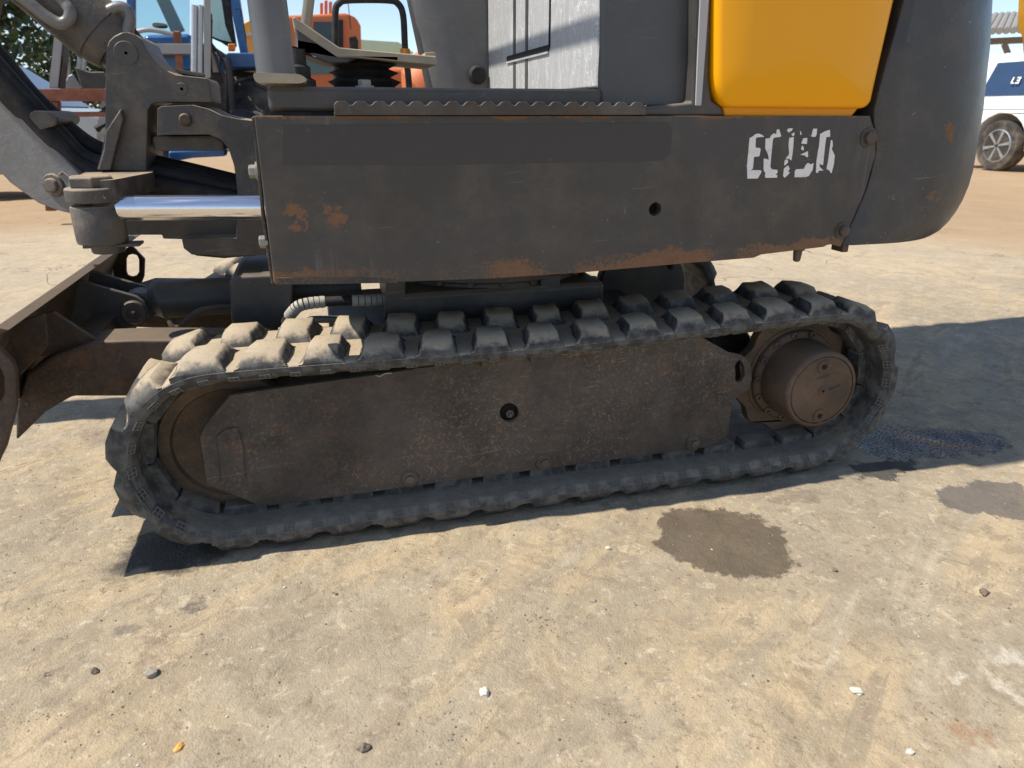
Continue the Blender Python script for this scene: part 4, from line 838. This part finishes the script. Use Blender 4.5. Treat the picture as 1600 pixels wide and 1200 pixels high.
mp = far(664, 122, 9.); MX = thing('cement_mixer', 'orange drum cement mixer with a blue and white placard beside the console', 'mixer', (mp.x + .1, mp.y, gz(mp.x, mp.y)))
md = MB().lathe([(.14, -.42), (.3, -.3), (.36, -.1), (.36, .12), (.26, .36), (.2, .42)], (.05, 0, mp.z - MX.location.z), (.8, 0, .6), 32).build('drum', M_orange, MX)
for sx_ in (-.35, .4): MB().tube([(sx_, -.25, .01), (.05 + sx_ * .3, 0, mp.z - MX.location.z - .1), (sx_, .25, .01)], .025, 8).build('leg', M_dark, MX)
MB().box((-.10, -.40, mp.z - MX.location.z - .20), (.12, -.385, mp.z - MX.location.z + .04)).build('placard', plain('placard_white', (.75, .77, .8), .4), MX)
MB().box((-.06, -.402, mp.z - MX.location.z - .18), (.09, -.3995, mp.z - MX.location.z + .01)).build('placard_print', plain('placard_blue', (.08, .28, .7), .4), MX)
# white SUV on the right
wc = far(1553, 222, 14.5); gz0 = gzw(wc.x, wc.y); SV = thing('white_car', 'white off-road car with alloy wheels beyond the counterweight', 'car', (wc.x + .06, wc.y, gz0))
arch = [(.50 * math.cos(a), .40 + .50 * math.sin(a)) for a in [math.pi * k / 12 for k in range(13)]]
prof = [(1.05, .35), (1.12, .62), (1.10, 1.06), (.85, 1.10), (.62, 1.72), (.35, 1.80), (-1.9, 1.80), (-2.65, 1.20), (-3.7, 1.08), (-3.95, .9), (-4.0, .38)] + [(-3.1 + .5 * math.cos(a), .40 + .5 * math.sin(a)) for a in [math.pi - math.pi * k / 12 for k in range(13)]] + [(-.52, .32)] + [(p[0], p[1]) for p in arch[::-1]]
prof = [(1.05, .35)] + [(1.12, .62), (1.10, 1.06), (.85, 1.10), (.62, 1.72), (.35, 1.80), (-1.9, 1.80), (-2.65, 1.20), (-3.7, 1.08), (-3.95, .9), (-4.0, .38)] + [(-3.1 - .5 * math.cos(a), .40 + .5 * math.sin(a)) for a in [math.pi * k / 12 for k in range(13)]] + [-0 or (-.52, .32)] + [(-.5 * math.cos(a), .40 + .5 * math.sin(a)) for a in [math.pi * k / 12 for k in range(13)]]
MB().prism(prof, -.0, 1.8, f=lambda p, t_: (t_ + max(0, p[1] - 1.05) * .22 * (1 if t_ < .9 else -1), p[0], p[1])).build('body', M_wpaint, SV, .04, seg=3)
for (a, b, nm) in ((.55, -.35, 'side_window'), (-.42, -1.35, 'side_window'), (-1.42, -2.2, 'side_window')):
    MB().prism([(a, 1.16), (b, 1.16), (b + (.25 if b < -2 else 0), 1.66), (a - .12 if a > 0 else a, 1.66)], -.012, .02, f=lambda p, t_: (t_ + (p[1] - 1.05) * .22, p[0], p[1])).build(nm, plain('blue_glass', (.03, .06, .12), .06, 0, .2, 2, 0, 0), SV)
def stick(z0): return lambda p, t_: (t_ + (p[1] - 1.05) * .22, p[0], p[1])
m = MB()
for L in ([(.02, 1.30), (-.02, 1.30), (-.02, 1.46), (.02, 1.46)], [(.02, 1.30), (-.08, 1.30), (-.08, 1.33), (.02, 1.33)], [(-.11, 1.46), (-.22, 1.46), (-.22, 1.30), (-.11, 1.30), (-.11, 1.33), (-.19, 1.33), (-.19, 1.365), (-.13, 1.365), (-.13, 1.395), (-.19, 1.395), (-.19, 1.43), (-.11, 1.43)]): m.prism(L, -.016, -.013, f=stick(0))
m.v = [(a - .0, -.06 + (b + .1) * .6, 1.38 + (c - 1.38) * .6) for a, b, c in m.v]; m.v = [(a - (c - 1.38) * -.0, b, c) for a, b, c in m.v]; st_ = m.build('window_sticker', M_white, SV); st_.location = (-.03, 0, 0)
MB().box((-.005, -2.6, .95), (.005, .9, .965)).build('crease_line', M_silver, SV)
MB().tube([(.35, -.1, 1.80), (.32, .18, 1.95)], .006, 6).build('aerial', M_black, SV)
for y_ in (0, -3.1):
    for x_, s_ in ((.12, 1), (1.68, -1)): wheel(SV, (x_, y_, .40), .39, .26, (s_, 0, 0), M_alloy, .66, 0, 6)
MB().box((.08, -2.5, .26), (.3, -.6, .32)).build('side_step', M_black, SV, .01)
# timber barn and yellow boom on the right
bc = far(1585, 60, 24.); TB = thing('timber_barn', 'open timber barn with a grey cement roof behind the white car', 'barn', (bc.x, bc.y, gz(bc.x, bc.y)))
zr = far(1580, 30, 24.).z - TB.location.z; zb_ = far(1580, 47, 24.).z - TB.location.z; zl = far(1580, 68, 24.).z - TB.location.z
rot = Matrix.Rotation(R(-48), 4, 'Z')
def tb(name, lo, hi, mat, bev=.02): o = MB().box(lo, hi, rot).build(name, mat, TB, bev)
for k in range(54): MB().tube([rot @ Vector((-2 + k * .15, -.4, zb_ - .04)), rot @ Vector((-2 + k * .15, 4, zr + .5))], .088, 8).build('roof_sheet', M_roof, TB)
tb('wall_plate', (-2, -.1, zl), (6, .15, zb_ - .17), M_wood)
for x_ in (.55, 3.2, 5.6): tb('post', (x_, -.08, 0), (x_ + .32, .22, zl), M_wood)
for x_ in (-.2, 2.4): MB().bar(rot @ Vector((x_, 0, zl)), rot @ Vector((x_ + .8, 0, zl - 1.4)), .16, .14).build('brace', M_wood, TB, .01)
yp = far(1680, 60, 10.); YB = thing('yellow_boom', 'yellow digger boom leaning in at the right edge of the yard', 'digger boom', (yp.x, yp.y, gz(yp.x, yp.y)))
bplate('boom', [(1594, -120), (1589, 40), (1596, 58), (1599, 100), (1640, 170), (1690, 170), (1650, -120)], yp.y, -.24, M_yel2, YB, .02)
MB().box((.35, -1.3, .0), (1.8, -.1, .40)).build('base', M_tyre, YB, .04); MB().box((.1, -.9, .40), (1.2, -.0, .80)).build('turret', M_yel2, YB, .04)
# trees and hedge
def leaf_mesh(name, blobs, n, size, seed):
    r = np.random.default_rng(seed); V = []; per = [int(n * b[3] * b[4] * b[5] / sum(q_[3] * q_[4] * q_[5] for q_ in blobs)) for b in blobs]
    for b, k in zip(blobs, per):
        d = r.normal(size=(k, 3)); d /= np.linalg.norm(d, axis=1)[:, None]; rad = r.random(k) ** .45
        clump = np.array(b[:3]) + d * rad[:, None] * np.array(b[3:6]); u = r.normal(size=(k, 3)); u /= np.linalg.norm(u, axis=1)[:, None]
        w_ = np.cross(u, r.normal(size=(k, 3))); w_ /= np.linalg.norm(w_, axis=1)[:, None]; sz = size * r.uniform(.5, 1.3, k)[:, None]
        V.append(np.stack([clump - u * sz, clump + w_ * sz * .5, clump + u * sz, clump - w_ * sz * .5], 1).reshape(-1, 3))
    V = np.vstack(V); me_ = bpy.data.meshes.new(name); F = np.arange(len(V)).reshape(-1, 4)
    me_.from_pydata(V.tolist(), [], F.tolist()); me_.materials.append(M_leaf); return me_
def tree(px, D, ztop, rad, seed, label, n=5200, size=.13):
    c = far(px, 175, D); z0 = gz(c.x, c.y); T = thing('broadleaf_tree', label, 'tree', (c.x, c.y, z0), 0, 'trees behind the yard')
    r = random.Random(seed); blobs = []
    for k in range(16):
        a = r.uniform(0, 6.28); q_ = r.uniform(.15, .8) * rad; zz_ = r.uniform(.25, .95) * ztop; s_ = r.uniform(.22, .42) * rad; blobs.append((q_ * math.cos(a), q_ * math.sin(a), zz_, s_, s_, s_ * .75))
    link('crown', leaf_mesh('crown', blobs, n, size, seed), T)
    trunk = MB().tube([(0, 0, -.05), (.05, 0, ztop * .3), (.0, .1, ztop * .6), (.1, 0, ztop * .85)], [.28, .22, .15, .05], 10).build('trunk', M_bark, T)
    for b in blobs[::2]: MB().tube([(0.03, 0, b[2] * .5), (b[0] * .5, b[1] * .5, b[2] * .8), b[:3]], [.09, .06, .02], 6).build('limb', M_bark, trunk)
tree(5, 24, 6.8, 3.2, 3, 'big leafy tree rising in the top left corner', 9000); tree(120, 30, 5.0, 2.2, 8, 'smaller leafy tree seen between the trailer stakes and the boom cylinder', 4200); tree(-150, 27, 7, 3.4, 11, 'leafy tree standing left of the frame beside the corner tree', 5000)
r = random.Random(5); blobs = []
for k in range(110):
    a = -75 + k * 1.75; D = 58 + r.uniform(-4, 4); an = R(90 - a); blobs.append((D * math.cos(an), D * math.sin(an), r.uniform(.4, 1.2), 1.4, 1.4, r.uniform(.8, 1.5)))
hd = link('hedge', leaf_mesh('hedge', blobs, 16000, .3, 4)); hd['kind'] = 'stuff'; hd['label'] = 'dark green hedge along the far edge of the yard'; hd['category'] = 'hedge'
# stones and grit
stones = [(950, 856, .0042, 'w', 'small white stone just below the track shadow'), (757, 1083, .0055, 'w', 'white pebble near the bottom centre of the ground'), (1339, 1078, .006, 'w', 'larger white pebble on the lower right concrete'), (236, 1050, .007, 'g', 'grey stone with a sharp shadow at the lower left'),
          (148, 1048, .0055, 'd', 'dark stone left of the grey stone'), (279, 1165, .005, 'o', 'orange chip lying near the bottom edge'), (1423, 1172, .004, 'w', 'tiny pale pebble in the bottom right corner'), (927, 936, .004, 'g', 'small grey pebble below the white stone'), (1305, 888, .004, 'd', 'dark pebble right of the brown wet stain'), (1538, 925, .006, 'd', 'brown pebble on the right beside the faint crack'), (569, 1168, .006, 'd', 'dark lump at the bottom left of centre')]
sm = {'w': plain('pale_stone', (.58, .54, .46), .8, 0, .15, 60), 'g': plain('grey_stone', (.30, .26, .20), .85, 0, .25, 60), 'd': plain('dark_stone', (.17, .13, .09), .85, 0, .25, 60), 'o': plain('orange_chip', (.75, .36, .08), .6, 0, .1, 60)}
def groundz(x_, y_):
    i = np.clip(np.searchsorted(gx, x_), 1, nx - 1); j = np.clip(np.searchsorted(gy, y_), 1, ny - 1); return float(GZ[j - 1:j + 1, i - 1:i + 1].mean())
def stone_geo(c, s_, r):
    bm = bmesh.new(); bmesh.ops.create_icosphere(bm, subdivisions=2 if s_ > .003 else 1, radius=s_)
    k = Vector((r.uniform(.8, 1.3), r.uniform(.7, 1.1), r.uniform(.5, .8)))
    for v_b in bm.verts: v_b.co = Vector((v_b.co.x * k.x, v_b.co.y * k.y, v_b.co.z * k.z)) * r.uniform(.75, 1.2)
    bm.transform(Matrix.Rotation(r.uniform(0, 6.28), 4, 'Z')); bm.transform(Matrix.Translation(c)); V = [tuple(v_b.co) for v_b in bm.verts]; F = [tuple(v_b.index for v_b in f.verts) for f in bm.faces]; bm.free(); return V, F
r = random.Random(12)
for (a, b, s_, m_k, lb) in stones:
    g = G(a, b); V, F = stone_geo((0, 0, s_ * .4), s_ * 1.25, r); me_ = MB().add(V, F).mesh('stone', 12); me_.materials.append(sm[m_k]); o = link('stone', me_); o.location = (g.x, g.y, groundz(g.x, g.y)); tag(o, lb, 'stone', 'loose stones on the concrete')
for m_k, cnt, sd in (('g', 1500, 1), ('d', 800, 2), ('w', 150, 3)):
    r = random.Random(sd); m = MB()
    for k in range(cnt):
        D = .45 + 3.0 * r.random() ** 1.3; a = R(r.uniform(-28, 62)); x_, y_ = CAM.x + D * math.sin(a), CAM.y + D * math.cos(a)
        if -.15 < x_ < 1.4 and 0 < y_ < .25: continue
        s_ = r.uniform(.0008, .0022) * (1.5 if r.random() < .06 else 1); V, F = stone_geo((x_, y_, groundz(x_, y_) + s_ * .3), s_, r); m.add(V, F)
    if m_k == 'd':
        for (a, b, sp_, n_c) in ((840, 965, .016, 34), (1590, 900, .03, 14), (330, 930, .02, 8), (700, 1140, .03, 10), (60, 1120, .03, 10), (1440, 905, .02, 10), (845, 985, .03, 16)):
            g0 = G(a, b)
            for k in range(n_c):
                x_, y_ = g0.x + r.gauss(0, sp_), g0.y + r.gauss(0, sp_ * .5); s_ = r.choice((.0007, .0009, .0011, .0014, .0019)); V, F = stone_geo((x_, y_, groundz(x_, y_) + s_ * .3), s_, r); m.add(V, F)
    me_ = m.mesh('grit', 20); me_.materials.append(sm[m_k]); o = link('grit', me_); o['kind'] = 'stuff'; o['label'] = {'g': 'scattered grey brown grit on the concrete', 'd': 'scattered dark crumbs on the concrete', 'w': 'scattered pale grit on the concrete'}[m_k]
